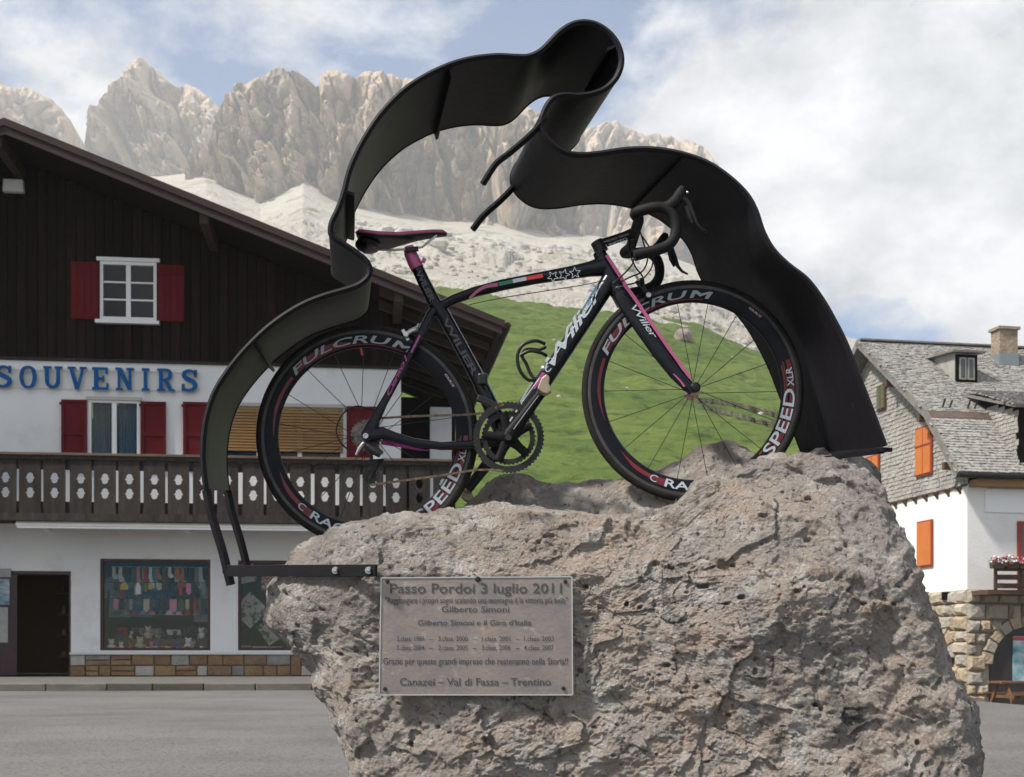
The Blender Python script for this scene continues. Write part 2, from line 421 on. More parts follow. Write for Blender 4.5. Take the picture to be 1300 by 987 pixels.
# ---- cliffs
def cliff_mat(name, c, c2, c3):
    return M(name, c, c2, rough=0.95, scale=0.010, stretch=(1, 1, 0.22), bump=1.0, bscale=0.11, c3=c3, s3=0.04, lo3=0.50, hi3=0.62, spec=0.08, bdetail=8)
m_cliff = cliff_mat('cliff_rock', (0.50, 0.405, 0.315), (0.60, 0.49, 0.37), (0.27, 0.235, 0.205))
def cliff(name, top, base, dep, amp, seed, label, cols=2.0, rows=170, drop=60, back=300, lean=0.08, mat=None, jag=1.0):
    tx, ty = np.array(top, float).T; bx, by = np.array(base, float).T
    n = int((tx[-1] - tx[0]) * 1.0 / cols * 1.35); pxs = np.linspace(tx[0], tx[-1], n)
    k = dep / F
    zt = (HZ - np.interp(pxs, tx, ty)) * k; zb = (HZ - np.interp(pxs, bx, by)) * k - drop
    X = (pxs - 650) * k
    j = fbm(X / (26 * k), X * 0, X * 0 + seed, 4, seed, gain=0.5) * 4.2 * k * jag
    zt = zt + j
    t = np.linspace(0, 1, rows)[:, None]
    Z = zb[None, :] + (zt - zb)[None, :] * t
    XX = np.repeat(X[None, :], rows, 0)
    s = 1.0 / k
    warp = fbm(XX * s / 90, Z * s / 90, Z * 0 + seed, 3, seed + 5) * 22 / s
    big = fbm((XX + warp) * s / 75, Z * s / 340, Z * 0 + 3.3, 3, seed + 1, ridged=True)
    mid = fbm((XX + warp) * s / 21, Z * s / 95, Z * 0 + 7.3, 4, seed + 2, ridged=True, gain=0.55)
    fine = fbm(XX * s / 7.0, Z * s / 13, Z * 0 + 1.3, 4, seed + 3, gain=0.6)
    led = Z * s / 17 + fbm(XX * s / 55, Z * s / 55, Z * 0, 2, seed + 9) * 1.1
    ledge = (led - np.floor(led)) ** 3
    fa, ea = facets((XX + warp) * s / 58, Z * 0, (Z + warp) * s / 150, seed + 61, 1.5, 2)
    fb, eb = facets((XX + warp * .5) * s / 19, Z * 0, (Z + warp * .5) * s / 44, seed + 67, 1.3, 2)
    fc, ec = facets(XX * s / 7.5, Z * 0, Z * s / 12, seed + 71, 1.2, 2)
    disp = -(big * 0.9 + mid * 0.30 + fine * 0.20 + fa * 1.7 + fb * 0.75 + fc * 0.26) * amp - ledge * amp * 0.16
    disp = disp + (np.clip(0.10 - ea, 0, 1) * 9 + np.clip(0.12 - eb, 0, 1) * 2.6) * amp
    disp = disp * (1 - 0.88 * t ** 4)
    Y = dep + lean * (Z - zb[None, :]) + disp
    # solid ends and back
    edge = np.minimum(np.arange(n), np.arange(n)[::-1]); Y = Y + (np.clip(1 - edge / 5.0, 0, 1) ** 1.5)[None, :] * back * 0.5
    V = [np.stack([XX, Y, Z], -1)]
    for (dy, dz) in ((25, 4), (90, -8), (back * 0.5, -120), (back, -500)):
        V.append(np.stack([XX[-1:], Y[-1:] + dy + fine[-1:] * 8, Z[-1:] + dz + mid[-1:] * 6], -1))
    V = np.concatenate(V, 0); V[..., 2] += EYE
    o = grid_mesh(name, V.reshape(-1, 3), n, V.shape[0], mat or m_cliff)
    tag(o, label, 'mountain', kind='structure')
    return o
cliff('mountain', [(-60, 70), (-20, 92), (5, 100), (25, 106), (45, 114), (62, 128), (75, 140), (81, 160), (85, 200), (87, 260)],
      [(-60, 300), (90, 300)], 1600, 60, 3, 'grey rock shoulder above the house ridge')
cliff('mountain', [(97, 230), (103, 190), (110, 158), (117, 115), (124, 100), (140, 90), (158, 76), (165, 66), (173, 63), (186, 70), (196, 80), (206, 92), (222, 95), (238, 100), (254, 113), (266, 124), (276, 140), (300, 190), (330, 240)],
      [(97, 330), (330, 290)], 1600, 75, 11, 'tall grey tower of rock in the mist')
cliff('mountain', [(228, 275), (246, 236), (258, 190), (268, 145), (280, 116), (296, 106), (318, 94), (340, 84), (358, 76), (372, 78), (384, 86), (396, 96), (404, 90), (412, 84), (440, 90), (462, 84), (484, 86), (505, 92), (528, 97), (560, 108), (600, 120), (650, 122), (690, 140), (720, 150), (750, 160)],
      [(228, 280), (330, 250), (430, 252), (560, 275), (750, 300)], 1200, 62, 23, 'sunlit pale dolomite cliff behind the steel band')
cliff('mountain', [(700, 175), (730, 170), (752, 160), (770, 150), (784, 147), (800, 156), (812, 163), (846, 164), (880, 172), (900, 182), (915, 205), (930, 250), (950, 310), (985, 365), (1040, 405), (1100, 440), (1160, 480)],
      [(700, 330), (900, 400), (1160, 520)], 1750, 80, 37, 'hazy rock ridge fading into cloud right of the sculpture')

# ---- the lone boulder and the fence rows on the meadow
def meadow_point(px, py):
    y = np.linspace(60, 300, 1200); x = (px - 650) / F * y
    z = meadow_h(x, y); h = np.nonzero((HZ - py) / F * y <= z)[0]
    if len(h) == 0: return P(px, py, 300)
    i = h[0]; return Vector((float(x[i]), float(y[i]), float(z[i]) + EYE))
def boulder():
    c = meadow_point(867, 432); s = 11.5 / F * c.y
    n = 40; V = []
    for i in range(26):
        th = math.pi * i / 25
        for k in range(n):
            an = 2 * math.pi * k / n; V.append((math.sin(th) * math.cos(an), math.sin(th) * math.sin(an), math.cos(th)))
    V = np.array(V); r = 1 + 0.28 * fbm(V[:, 0] * 1.7, V[:, 1] * 1.7, V[:, 2] * 1.7, 5, 6); V *= r[:, None] * np.array([s * 1.0, s * 0.9, s * 0.85])
    o = grid_mesh('boulder', V, n, 26, M('boulder_pink', (0.22, 0.175, 0.155), (0.31, 0.26, 0.235), rough=0.95, scale=0.5, bump=0.8, bscale=1.2), wrap_u=True)
    o.location = c + Vector((0, 0, s * 0.35))
    tag(o, 'lone pinkish boulder lying on the green meadow', 'boulder')
boulder()
def stones():
    r = random.Random(14); mb = MB()
    for i in range(60):
        x = r.uniform(-45, 95); y = r.uniform(90, 295); z = float(meadow_h(np.array([x]), np.array([y]))[0]) + EYE; s = r.uniform(0.12, 0.38); k = len(mb.v)
        mb.sphere((0, 0, 0), s, 7, 5)
        for q in range(k, len(mb.v)):
            v = Vector(mb.v[q]); j = 0.7 + 0.6 * ((math.sin(v.x * 12.9 + v.y * 78.2 + v.z * 37.7 + i) * 43758.5) % 1); mb.v[q] = (x + v.x * j * 1.3, y + v.y * j, z + v.z * j * 0.7)
    tag(mb.build('meadow_stones', MATS['boulder_pale']), 'small pale stones scattered over the meadow', 'stones', kind='stuff')
stones()
m_fence = M('fence_wood', (0.10, 0.085, 0.06), rough=0.9)
def meadow_fence(pts, label, nposts):
    c = smooth_curve(pts, nposts); ps = [meadow_point(a, b) for a, b in c]
    root = empty('avalanche_fence', ps[0]); o0 = ps[0]
    tag(root, label, 'fence', 'avalanche fences on the meadow')
    hgt = 6.5 / F * ps[0].y
    for p in ps:
        MB().bar(p - o0 + Vector((0, 0, -0.4)), p - o0 + Vector((0, 0, hgt)), 0.28, 0.28).build('post', m_fence, root)
    for k in (0.35, 0.8):
        mb = MB()
        mb.tube([p - o0 + Vector((0, 0.1, hgt * k)) for p in ps], 0.12, 4); mb.build('rail', m_fence, root)
meadow_fence([(886, 512), (925, 516), (960, 524), (992, 532)], 'upper row of dark wooden snow fence on the meadow', 16)
meadow_fence([(892, 520), (930, 530), (960, 538), (988, 544)], 'lower row of dark wooden snow fence on the meadow', 14)

# ---- haze: one closed box of pale air
def haze():
    mb = MB(); mb.box(-1040, 1100, -80, 2300, -3, 960)
    m = bpy.data.materials.new('haze_air'); m.use_nodes = True; nt = m.node_tree; nt.nodes.clear()
    out = nt.nodes.new('ShaderNodeOutputMaterial'); v = nt.nodes.new('ShaderNodeVolumePrincipled')
    v.inputs['Color'].default_value = (0.93, 0.96, 1.0, 1); v.inputs['Density'].default_value = HAZE; v.inputs['Anisotropy'].default_value = 0.25
    nt.links.new(v.outputs[0], out.inputs['Volume'])
    o = mb.build('haze', m); tag(o, 'thin mountain haze in the air', 'haze', kind='stuff')
HAZE = 0.00026
haze()
# ================================================================== THE ROCK
def rock_mat():
    m = bpy.data.materials.new('memorial_rock'); m.use_nodes = True; nt = m.node_tree; N = nt.nodes.new; Lk = nt.links.new
    b = nt.nodes['Principled BSDF']; b.inputs['Roughness'].default_value = 0.92; b.inputs['Specular IOR Level'].default_value = 0.2
    tc = N('ShaderNodeTexCoord')
    def noise(scale, detail=8, rough=0.62, dist=0.0):
        n = N('ShaderNodeTexNoise'); n.inputs['Scale'].default_value = scale; n.inputs['Detail'].default_value = detail
        n.inputs['Roughness'].default_value = rough; n.inputs['Distortion'].default_value = dist; Lk(tc.outputs['Object'], n.inputs['Vector']); return n.outputs['Fac']
    def rng(f, lo, hi):
        r = N('ShaderNodeMapRange'); r.inputs['From Min'].default_value = lo; r.inputs['From Max'].default_value = hi; Lk(f, r.inputs['Value']); return r.outputs['Result']
    def mixc(f, a, bb):
        x = N('ShaderNodeMix'); x.data_type = 'RGBA'; Lk(f, x.inputs['Factor'])
        for s, v in (('A', a), ('B', bb)):
            if isinstance(v, tuple): x.inputs[s].default_value = (*v, 1)
            else: Lk(v, x.inputs[s])
        return x.outputs['Result']
    col = mixc(rng(noise(2.3, 9), 0.42, 0.58), (0.62, 0.54, 0.475), (0.50, 0.46, 0.435))
    col = mixc(rng(noise(5.5, 9, 0.65, 0.5), 0.47, 0.62), col, (0.64, 0.515, 0.425))
    col = mixc(rng(noise(1.1, 6, 0.6, 0.4), 0.46, 0.62), col, (0.44, 0.405, 0.38))
    col = mixc(rng(noise(11, 9, 0.72), 0.51, 0.62), col, (0.74, 0.71, 0.67))
    col = mixc(rng(noise(7.3, 10, 0.72, 0.3), 0.55, 0.66), col, (0.22, 0.20, 0.185))
    col = mixc(rng(noise(46, 6, 0.7), 0.57, 0.66), col, (0.10, 0.09, 0.085))
    col = mixc(rng(noise(70, 6, 0.7), 0.58, 0.68), col, (0.62, 0.60, 0.57))
    # grey weathering towards the top faces stays a pattern of its own
    Lk(col, b.inputs['Base Color'])
    n1 = noise(52, 10, 0.75); n2 = noise(160, 6, 0.7)
    v = N('ShaderNodeTexVoronoi'); v.inputs['Scale'].default_value = 48; v.feature = 'F1'; Lk(tc.outputs['Object'], v.inputs['Vector'])
    pit = rng(v.outputs['Distance'], 0.05, 0.33)
    a = N('ShaderNodeMath'); a.operation = 'MULTIPLY_ADD'; Lk(n1, a.inputs[0]); a.inputs[1].default_value = 1.4; Lk(n2, a.inputs[2])
    a2 = N('ShaderNodeMath'); a2.operation = 'MULTIPLY_ADD'; Lk(pit, a2.inputs[0]); a2.inputs[1].default_value = 0.35; Lk(a.outputs[0], a2.inputs[2])
    bp = N('ShaderNodeBump'); bp.inputs['Strength'].default_value = 1.0; bp.inputs['Distance'].default_value = 0.030
    Lk(a2.outputs[0], bp.inputs['Height']); Lk(bp.outputs['Normal'], b.inputs['Normal'])
    return m
ROCK_C = P(780, 800, 3.72)
rockA = [(337, 788), (339, 765), (350, 740), (368, 712), (394, 688), (420, 679), (460, 671), (500, 664), (545, 657), (580, 650), (605, 643), (640, 641), (700, 646), (760, 652), (815, 650), (845, 643), (862, 633), (885, 613), (925, 597), (965, 583), (1000, 571), (1042, 568), (1078, 580), (1100, 598), (1114, 625), (1130, 660), (1144, 690), (1154, 720), (1162, 752), (1184, 800), (1200, 845), (1222, 893), (1236, 950), (1245, 1060), (1230, 1085), (900, 1095), (540, 1090), (470, 1060), (445, 960), (428, 895), (408, 870), (398, 846), (378, 826), (356, 806)]
rockB = [(345, 788), (350, 765), (362, 740), (380, 715), (402, 694), (430, 686), (470, 678), (510, 670), (550, 662), (585, 648), (602, 634), (620, 617), (638, 605), (655, 601), (680, 607), (702, 613), (750, 614), (795, 609), (822, 599), (850, 582), (878, 568), (905, 562), (940, 564), (970, 572), (1000, 576), (1042, 572), (1076, 584), (1096, 600), (1110, 628), (1126, 662), (1140, 692), (1150, 722), (1158, 754), (1180, 800), (1196, 845), (1218, 893), (1232, 950), (1240, 1060), (1225, 1085), (900, 1095), (540, 1090), (480, 1060), (455, 960), (438, 895), (418, 870), (408, 846), (388, 826), (364, 806)]
def polar_outline(px, dep):
    w = np.array([(P(a, b, dep).x - ROCK_C.x, P(a, b, dep).z - ROCK_C.z) for a, b in px])
    c = smooth_curve(w, 2400, closed=True)
    an = np.unwrap(np.arctan2(c[:, 1], c[:, 0]))
    return c, an, np.hypot(c[:, 0], c[:, 1])
def build_rock():
    N_ = 1150
    c, an, r = polar_outline(rockA, 3.72)
    L = np.concatenate([[0], np.cumsum(np.hypot(*np.diff(c, axis=0).T))])
    th = np.interp(np.linspace(0, L[-1], N_, endpoint=False), L, an)        # evenly spaced along the outline
    def radius(out, dep):
        c, an, r = polar_outline(out, dep); a = np.mod(an, 2 * np.pi); o = np.argsort(a)
        return np.interp(np.mod(th, 2 * np.pi), a[o], r[o], period=2 * np.pi)
    rA = radius(rockA, 3.72); rB = radius(rockB, 4.06)
    rings = []
    for s in np.linspace(0.004, 0.90, 250): rings.append((3.475 + 0.02 * s ** 3, 0, s))
    for t in np.linspace(0, 1, 60)[1:]:
        a = t * math.pi / 2; rings.append((3.49 + 0.20 * (1 - math.cos(a)), 0, 0.90 + 0.10 * math.sin(a)))
    for t in np.linspace(0, 1, 40)[1:]: rings.append((lerp(3.69, 3.87, t), 0, 1))
    for t in np.linspace(0, 1, 34)[1:]: rings.append((lerp(3.87, 4.02, t), t * t * (3 - 2 * t), 1))
    for t in np.linspace(0, 1, 40)[1:]: rings.append((lerp(4.02, 4.35, t), 1, 1 - 0.03 * t * t))
    for t in np.linspace(0, 1, 24)[1:]: rings.append((lerp(4.35, 4.75, t), 1, 0.97 - 0.22 * t * t))
    for t in np.linspace(0, 1, 12)[1:]: rings.append((4.75 + 0.05 * t, 1, 0.75 * (1 - t) + 0.004))
    rg = np.array(rings); n = len(rg)
    rad = (rA[None, :] * (1 - rg[:, 1:2]) + rB[None, :] * rg[:, 1:2]) * rg[:, 2:3]
    X = ROCK_C.x + rad * np.cos(th)[None, :]; Z = ROCK_C.z + rad * np.sin(th)[None, :]
    Y = np.repeat(rg[:, 0:1], N_, 1)
    front = np.clip((3.72 - Y) / 0.2, 0, 1)
    zt = P(0, 730, 3.5).z
    Y = Y + front * (0.42 * np.clip(Z - zt, 0, 1) + 0.45 * np.clip(ROCK_C.x - 0.72 - X, 0, 1) + 0.05 * np.clip(X - ROCK_C.x - 0.3, 0, 1))
    # normals by finite differences
    Pm = np.stack([X, Y, Z], -1)
    du = np.roll(Pm, -1, 1) - np.roll(Pm, 1, 1); dv = np.gradient(Pm, axis=0)
    nn = np.cross(du, dv); nn /= np.maximum(np.linalg.norm(nn, axis=-1, keepdims=True), 1e-9)
    out = np.sign(np.sum(nn * (Pm - np.array([ROCK_C.x, 4.0, ROCK_C.z])), -1, keepdims=True)); nn *= out
    d = fbm(X * 2.6, Y * 2.6, Z * 2.6, 4, 2) * 0.045 + fbm(X * 7, Y * 7, Z * 8, 5, 12, gain=0.6) * 0.018
    d += fbm(X * 30, Y * 30, Z * 32, 4, 22, gain=0.7) * 0.0085
    wx = fbm(X * 5, Y * 5, Z * 5, 3, 71) * 0.12; wz = fbm(X * 5, Y * 5, Z * 5, 3, 72) * 0.12
    fac = np.abs(vnoise((X + wx) * 5.5 + (Z + wz) * 2.0, Y * 5.5, (Z + wz) * 6.5, 81)); d += (np.minimum(fac, 0.35) - 0.17) * 0.015
    h1, e1 = facets((X + wx) * 6.5, Y * 6.5, (Z + wz) * 7.5, 141, 1.4); h2, e2 = facets((X + wx * .4) * 19, Y * 19, (Z + wz * .4) * 22, 151, 1.4)
    d += h1 * 0.013 + h2 * 0.0055 - np.clip(0.05 - e2, 0, 1) * 0.03
    pit = vnoise((X + wx * .5) * 21, Y * 21, (Z + wz * .5) * 30, 55) * 0.7 + 0.6 * vnoise(X * 55, Y * 55, Z * 66, 56)
    d -= np.clip(pit - 0.74, 0, 1) * 0.07
    # quiet along the plaque so that it can lie on the stone
    pl0 = P(470, 895, 3.45); pl1 = P(740, 722, 3.45)
    inside = np.clip((X - pl0.x) / 0.03, 0, 1) * np.clip((pl1.x - X) / 0.03, 0, 1) * np.clip((Z - pl0.z) / 0.03, 0, 1) * np.clip((pl1.z - Z) / 0.03, 0, 1) * (Y < 3.7)
    d = d * (1 - inside) + inside * np.minimum(d * 0.35, 0.004)
    d *= np.clip(np.arange(n) / 6.0, 0, 1)[:, None]
    Pm = Pm + nn * d[..., None]
    global TIE_D
    pxx = 650 + Pm[..., 0] / Pm[..., 1] * F; pyy = HZ - (Pm[..., 2] - EYE) / Pm[..., 1] * F
    k = (pxx > 340) & (pxx < 484) & (pyy > 712) & (pyy < 738) & (Pm[..., 1] < 3.9)
    TIE_D = [pxx[k], Pm[..., 1][k]]
    o = grid_mesh('memorial_rock', Pm.reshape(-1, 3), N_, n, rock_mat(), wrap_u=True)
    tag(o, 'large rough beige and grey boulder carrying the bicycle and the plaque', 'rock')
    return Pm
ROCKP = build_rock()

# ---- plaque
m_plaque = M('plaque_metal', (0.33, 0.27, 0.235), (0.23, 0.205, 0.205), rough=0.42, metal=0.45, scale=9, c3=(0.47, 0.42, 0.40), s3=22, lo3=0.60, hi3=0.72, bump=0.15, bscale=90, rvar=0.12)
m_ink = M('engraved_ink', (0.055, 0.056, 0.062), rough=0.6)
m_screw = M('dark_screw', (0.05, 0.05, 0.05), rough=0.4, metal=0.8)
m_edge = M('plaque_edge', (0.55, 0.53, 0.52), rough=0.35, metal=0.6)
PLD = 3.445
def plaque():
    c = P(604.5, 807.5, PLD); root = empty('plaque', c)
    tag(root, 'engraved metal memorial plaque screwed to the front of the boulder', 'plaque')
    def q(px, py): w = P(px, py, PLD); return (w.x - c.x, w.z - c.z)
    poly = [q(481.5, 882.5), q(727, 882.5), q(726, 732.5), q(484, 734)]
    MB().prism(poly, 0.0, 0.012).build('plate', m_plaque, root, bevel=0.0012)
    rim = MB()
    for i in range(4):
        a, b = poly[i], poly[(i + 1) % 4]; rim.bar((a[0], -0.0008, a[1]), (b[0], -0.0008, b[1]), 0.003, 0.003)
    rim.build('rim', m_edge, root)
    capH = [v for v in text_geo('H')[0]]; cap = max(v[1] for v in capH)
    def line(body, x0, x1, base, caph, bold=0.0):
        g = text_geo(body, 1.0, bold=bold, align='LEFT', res=3); xs = [v[0] for v in g[0]]; a, b = min(xs), max(xs)
        def mp(x, y):
            px = x0 + (x - a) / (b - a) * (x1 - x0); py = base - y / cap * caph
            u = q(470 + px / 4.815, 720 + py / 4.815); return (u[0], -0.0016, u[1])
        text_obj('lettering', g, mp, m_ink, root)
    line('Passo Pordoi 3 luglio 2011', 122, 1172, 160, 58, 0.012)
    line('"Raggiungere i propri sogni scalando una montagna \u00e8 la vittoria pi\u00f9 bella"', 92, 1206, 222, 36, 0.008)
    line('Gilberto Simoni', 437, 850, 277, 36, 0.008)
    line("Gilberto Simoni e il Giro d'Italia", 292, 985, 357, 32, 0.01)
    for row, base in ((['3.class. 1999', '\u2013', '3.class. 2000', '\u2013', '1.class. 2001', '\u2013', '1.class. 2003'], 453), (['3.class. 2004', '-', '2.class. 2005', '-', '3.class. 2006', '-', '4.class. 2007'], 508)):
        for body, (x0, x1) in zip(row, [(163, 330), (360, 384), (416, 596), (626, 650), (682, 856), (890, 912), (940, 1122)]):
            line(body, x0, x1, base, 29, 0.004)
    line('Grazie per queste grandi imprese che resteranno nella Storia!!', 80, 1210, 596, 40, 0.008)
    line('Canazei \u2013 Val di Fassa \u2013 Trentino', 181, 1104, 724, 44, 0.01)
    for (a, b, r) in ((105, 90, .0055), (658, 75, .0075), (1193, 90, .0055), (90, 745, .0055), (1181, 742, .0055)):
        u = q(470 + a / 4.815, 720 + b / 4.815)
        MB().lathe([(0.0, -0.006), (r * 0.7, -0.0055), (r, -0.002), (r, 0.002)], (u[0], 0, u[1]), 'Y', 14, closed=False).build('screw', m_screw, root, smooth=True)
plaque()

# ================================================================== THE BICYCLE
BD = 3.90
BO = P(650, 640, BD)
m_carbon = M('black_carbon', (0.006, 0.0065, 0.009), (0.009, 0.010, 0.016), rough=0.24, scale=8, coat=0.04, spec=0.26)
m_rim = M('carbon_rim', (0.006, 0.0065, 0.009), (0.010, 0.011, 0.016), rough=0.36, scale=14, spec=0.15)
m_tyre = M('tyre_rubber', (0.009, 0.009, 0.009), (0.018, 0.017, 0.016), rough=0.8, spec=0.2, scale=25, bump=0.2, bscale=300)
m_track = M('brake_track', (0.075, 0.07, 0.065), (0.04, 0.04, 0.04), rough=0.45, scale=30, metal=0.4)
m_black = M('black_part', (0.008, 0.008, 0.009), rough=0.42, spec=0.35)
m_tape = M('bar_tape', (0.007, 0.007, 0.008), rough=0.7, spec=0.25, bump=0.25, bscale=200)
m_silver = M('silver_metal', (0.55, 0.55, 0.55), rough=0.3, metal=0.9)
m_steel = M('chain_steel', (0.24, 0.18, 0.12), (0.09, 0.06, 0.04), rough=0.45, metal=0.8, scale=60)
m_cass = M('cassette_steel', (0.22, 0.20, 0.18), (0.10, 0.08, 0.06), rough=0.45, metal=0.8, scale=40)
m_pink = M('pink_paint', (0.42, 0.075, 0.20), (0.36, 0.06, 0.17), rough=0.35, coat=0.3)
m_magenta = M('magenta_paint', (0.36, 0.05, 0.25), rough=0.35)
m_white = M('white_lettering', (0.44, 0.50, 0.55), rough=0.4)
m_greyl = M('grey_lettering', (0.30, 0.34, 0.37), rough=0.4)
m_red = M('red_lettering', (0.16, 0.010, 0.018), (0.10, 0.008, 0.013), rough=0.4, scale=20)
m_green = M('green_stripe', (0.01, 0.16, 0.09), rough=0.35)
m_redst = M('red_stripe', (0.55, 0.03, 0.03), rough=0.35)
m_dim = M('dim_lettering', (0.045, 0.05, 0.06), rough=0.15)
m_blue = M('blue_lettering', (0.08, 0.22, 0.42), rough=0.4)
m_bronze = M('pedal_bronze', (0.35, 0.29, 0.20), rough=0.4, metal=0.6)
def L(px, py, d=0.0):
    dep = BD + d; w = P(px, py, dep); return Vector((w.x - BO.x, d, w.z - BO.z))
PX = BD / F        # metres per photo pixel at the bicycle
bike = empty('racing_bicycle', BO)
tag(bike, 'black and pink carbon racing bicycle with deep rims standing on the boulder', 'bicycle')
YY = (0, 1, 0)
def tubeL(pts, r, n=16):
    """pts in photo pixels with depth; r list of (in-plane, across) in pixels"""
    mb = MB(); mb.tube([L(*p) for p in pts], [(a * PX, b * PX) for a, b in r], n, side=YY); return mb

# --- frame (one carbon piece)
fr = MB()
def addtube(mb, pts, r, n=16): mb.tube([L(*p) for p in pts], [(a * PX, b * PX) for a, b in r], n, side=YY)
addtube(fr, [(527, 334), (538, 358), (552, 386), (563, 400), (585, 440), (607, 481), (626, 522), (641, 554)], [(7.5, 7), (8, 7), (9, 7.5), (9, 7.5), (9, 8), (9.5, 9), (10.5, 10.5), (12, 13)])
addtube(fr, [(552, 394), (562, 388), (577, 380), (602, 371), (638, 362), (679, 354), (721, 347), (748, 342), (768, 338)], [(8, 6), (6.5, 7), (6.2, 7), (6.5, 7.5), (7, 8), (7, 8), (8, 8.5), (9.5, 9), (13, 10)])
addtube(fr, [(779, 350), (768, 366), (745, 402), (712, 452), (690, 484), (664, 521), (645, 552)], [(13, 9), (11, 10), (10.5, 10), (10.5, 11), (11, 11), (11.5, 12.5), (13, 15)])
addtube(fr, [(760, 320), (764, 328), (772, 343), (781, 360), (786, 370)], [(8, 8), (9, 8.5), (11, 9), (12, 10), (11.5, 11)])
fr.lathe([(0.018, -0.043), (0.027, -0.042), (0.027, 0.042), (0.018, 0.043)], L(641, 555), 'Y', 28)
for sgn in (-1, 1):
    sd = 0.062 * sgn
    addtube(fr, [(553, 391, 0), (546, 400, 0.012 * sgn), (528, 436, sd * 0.6), (505, 480, sd * 0.85), (487, 512, sd), (474, 537, sd), (469, 549, sd)], [(6, 5), (5.5, 4), (4.5, 3.4), (4.5, 3.2), (5, 3), (7, 2.6), (8, 2.4)], 12)
    addtube(fr, [(466, 552, sd), (474, 553, sd), (486, 550, sd), (500, 555, sd), (525, 562, sd * 0.9), (560, 566.5, sd * 0.7), (600, 565, sd * 0.55), (636, 558, 0.028 * sgn)], [(8, 2.4), (8, 2.4), (7.5, 3), (6.5, 3), (5.5, 3.6), (5.2, 4.2), (6, 5), (8, 6)], 12)
    fr.lathe([(0.004, 0.004 * sgn), (0.017, 0.004 * sgn), (0.017, -0.006 * sgn), (0.004, -0.006 * sgn)], L(466, 553, sd), 'Y', 18)
frame = fr.build('frame', m_carbon, bike, smooth=True, ang=60)

def side_strip(pts, w, off, mat, parent, name='stripe', bulge=0.0):
    """thin painted strip on the near side of a tube, following px points; off: depth of the tube's flank"""
    c = smooth_curve(pts, 28); mb = MB(); vs = []
    for i, (x, y) in enumerate(c):
        t = c[min(i+1, len(c)-1)] - c[max(i-1, 0)]; t /= np.hypot(*t); nrm = np.array([-t[1], t[0]])
        ww = w[0] + (w[1] - w[0]) * i / (len(c) - 1)
        vs.append(L(*(c[i] + nrm * ww / 2), off)); vs.append(L(*(c[i] - nrm * ww / 2), off))
    mb.add(vs, [(2*i, 2*i+1, 2*i+3, 2*i+2) for i in range(len(c) - 1)])
    return mb.build(name, mat, parent)
TT = -(8.6) * PX - 0.0012
side_strip([(596, 379), (606, 370), (617, 364), (632, 361.5)], (3, 5), TT + 0.0012, m_pink, frame)
side_strip([(633, 361), (651, 357.2)], (4.8, 4.8), TT - 0.0003, m_green, frame)
side_strip([(651, 357.2), (668, 353.8)], (4.8, 4.8), TT - 0.0003, m_white, frame)
side_strip([(668, 353.8), (689, 350)], (4.8, 4.8), TT - 0.0003, m_redst, frame)
def star(cx, cy, r, rot):
    p = [(cx + r * (1 if i % 2 == 0 else 0.42) * math.cos(rot + i * math.pi / 5), cy + r * (1 if i % 2 == 0 else 0.42) * math.sin(rot + i * math.pi / 5)) for i in range(10)]
    mb = MB()
    for i in range(10):
        a, b = p[i], p[(i + 1) % 10]; mb.bar(L(*a, TT - 0.001), L(*b, TT - 0.001), 0.0016, 0.0012, up=(0, 1, 0))
    mb.build('star_outline', m_white, frame)
for k, cx in enumerate((702, 716, 730)): star(cx, 351.5 - (cx - 702) * 0.17, 7.5, 0.3 + 0.9 * k)

def script_word(body, x0, y0, x1, y1, h, off, mat, parent, bold=0.03, shear=0.35, name='lettering', spacing=0.9):
    """word running from (x0,y0) to (x1,y1) photo pixels along its baseline, cap height h px"""
    g = text_geo(body, 1.0, bold=bold, shear=shear, align='LEFT', res=3, spacing=spacing)
    xs = [v[0] for v in g[0]]; a, b = min(xs), max(xs); cap = 0.70
    d = np.array([x1 - x0, y1 - y0]); n = np.array([d[1], -d[0]]) / np.hypot(*d)
    def mp(x, y):
        p = np.array([x0, y0]) + d * ((x - a) / (b - a)) + n * (y / cap * h); return L(p[0], p[1], off)
    return text_obj(name, g, mp, mat, parent)
DTO = -11.2 * PX - 0.0015
script_word('Wilier', 702.5, 466, 768, 366, 13.5, DTO, m_white, frame, bold=0.012, shear=0.35)
# long tails of the script initial and of its last letter
side_strip([(700, 468), (696, 472), (693, 470), (694, 463), (700, 455)], (1.0, 2.4), DTO, m_white, frame, 'lettering')
side_strip([(752, 383), (757, 372), (760, 364), (766, 359)], (3.2, 1.2), DTO, m_white, frame, 'lettering')
script_word('TRIESTINA', 742, 397, 760.5, 362, 4.2, DTO - 0.0006, m_blue, frame, bold=0.01, shear=0.0)
STO = -8.6 * PX - 0.0012
script_word('WILIER', 560.5, 406, 600.5, 478, 8, STO - 0.0010, m_dim, frame, bold=0.02, shear=0.0)
script_word('WILIER', 527.5, 346, 546.5, 384, 7, -7.6 * PX - 0.001, m_dim, frame, bold=0.02, shear=0.0)
SS = -0.062 - 3.6 * PX
side_strip([(533, 426), (527, 438), (522, 448)], (2.2, 2.2), SS * 0.8, m_magenta, frame)
script_word('Cento1', 494, 503, 519, 452, 5, SS * 0.96, m_magenta, frame, bold=0.02, shear=0.4)
side_strip([(484, 561), (498, 564), (514, 567), (532, 571), (545, 572)], (7, 1), -0.02, m_magenta, frame, 'chainstay_flash')

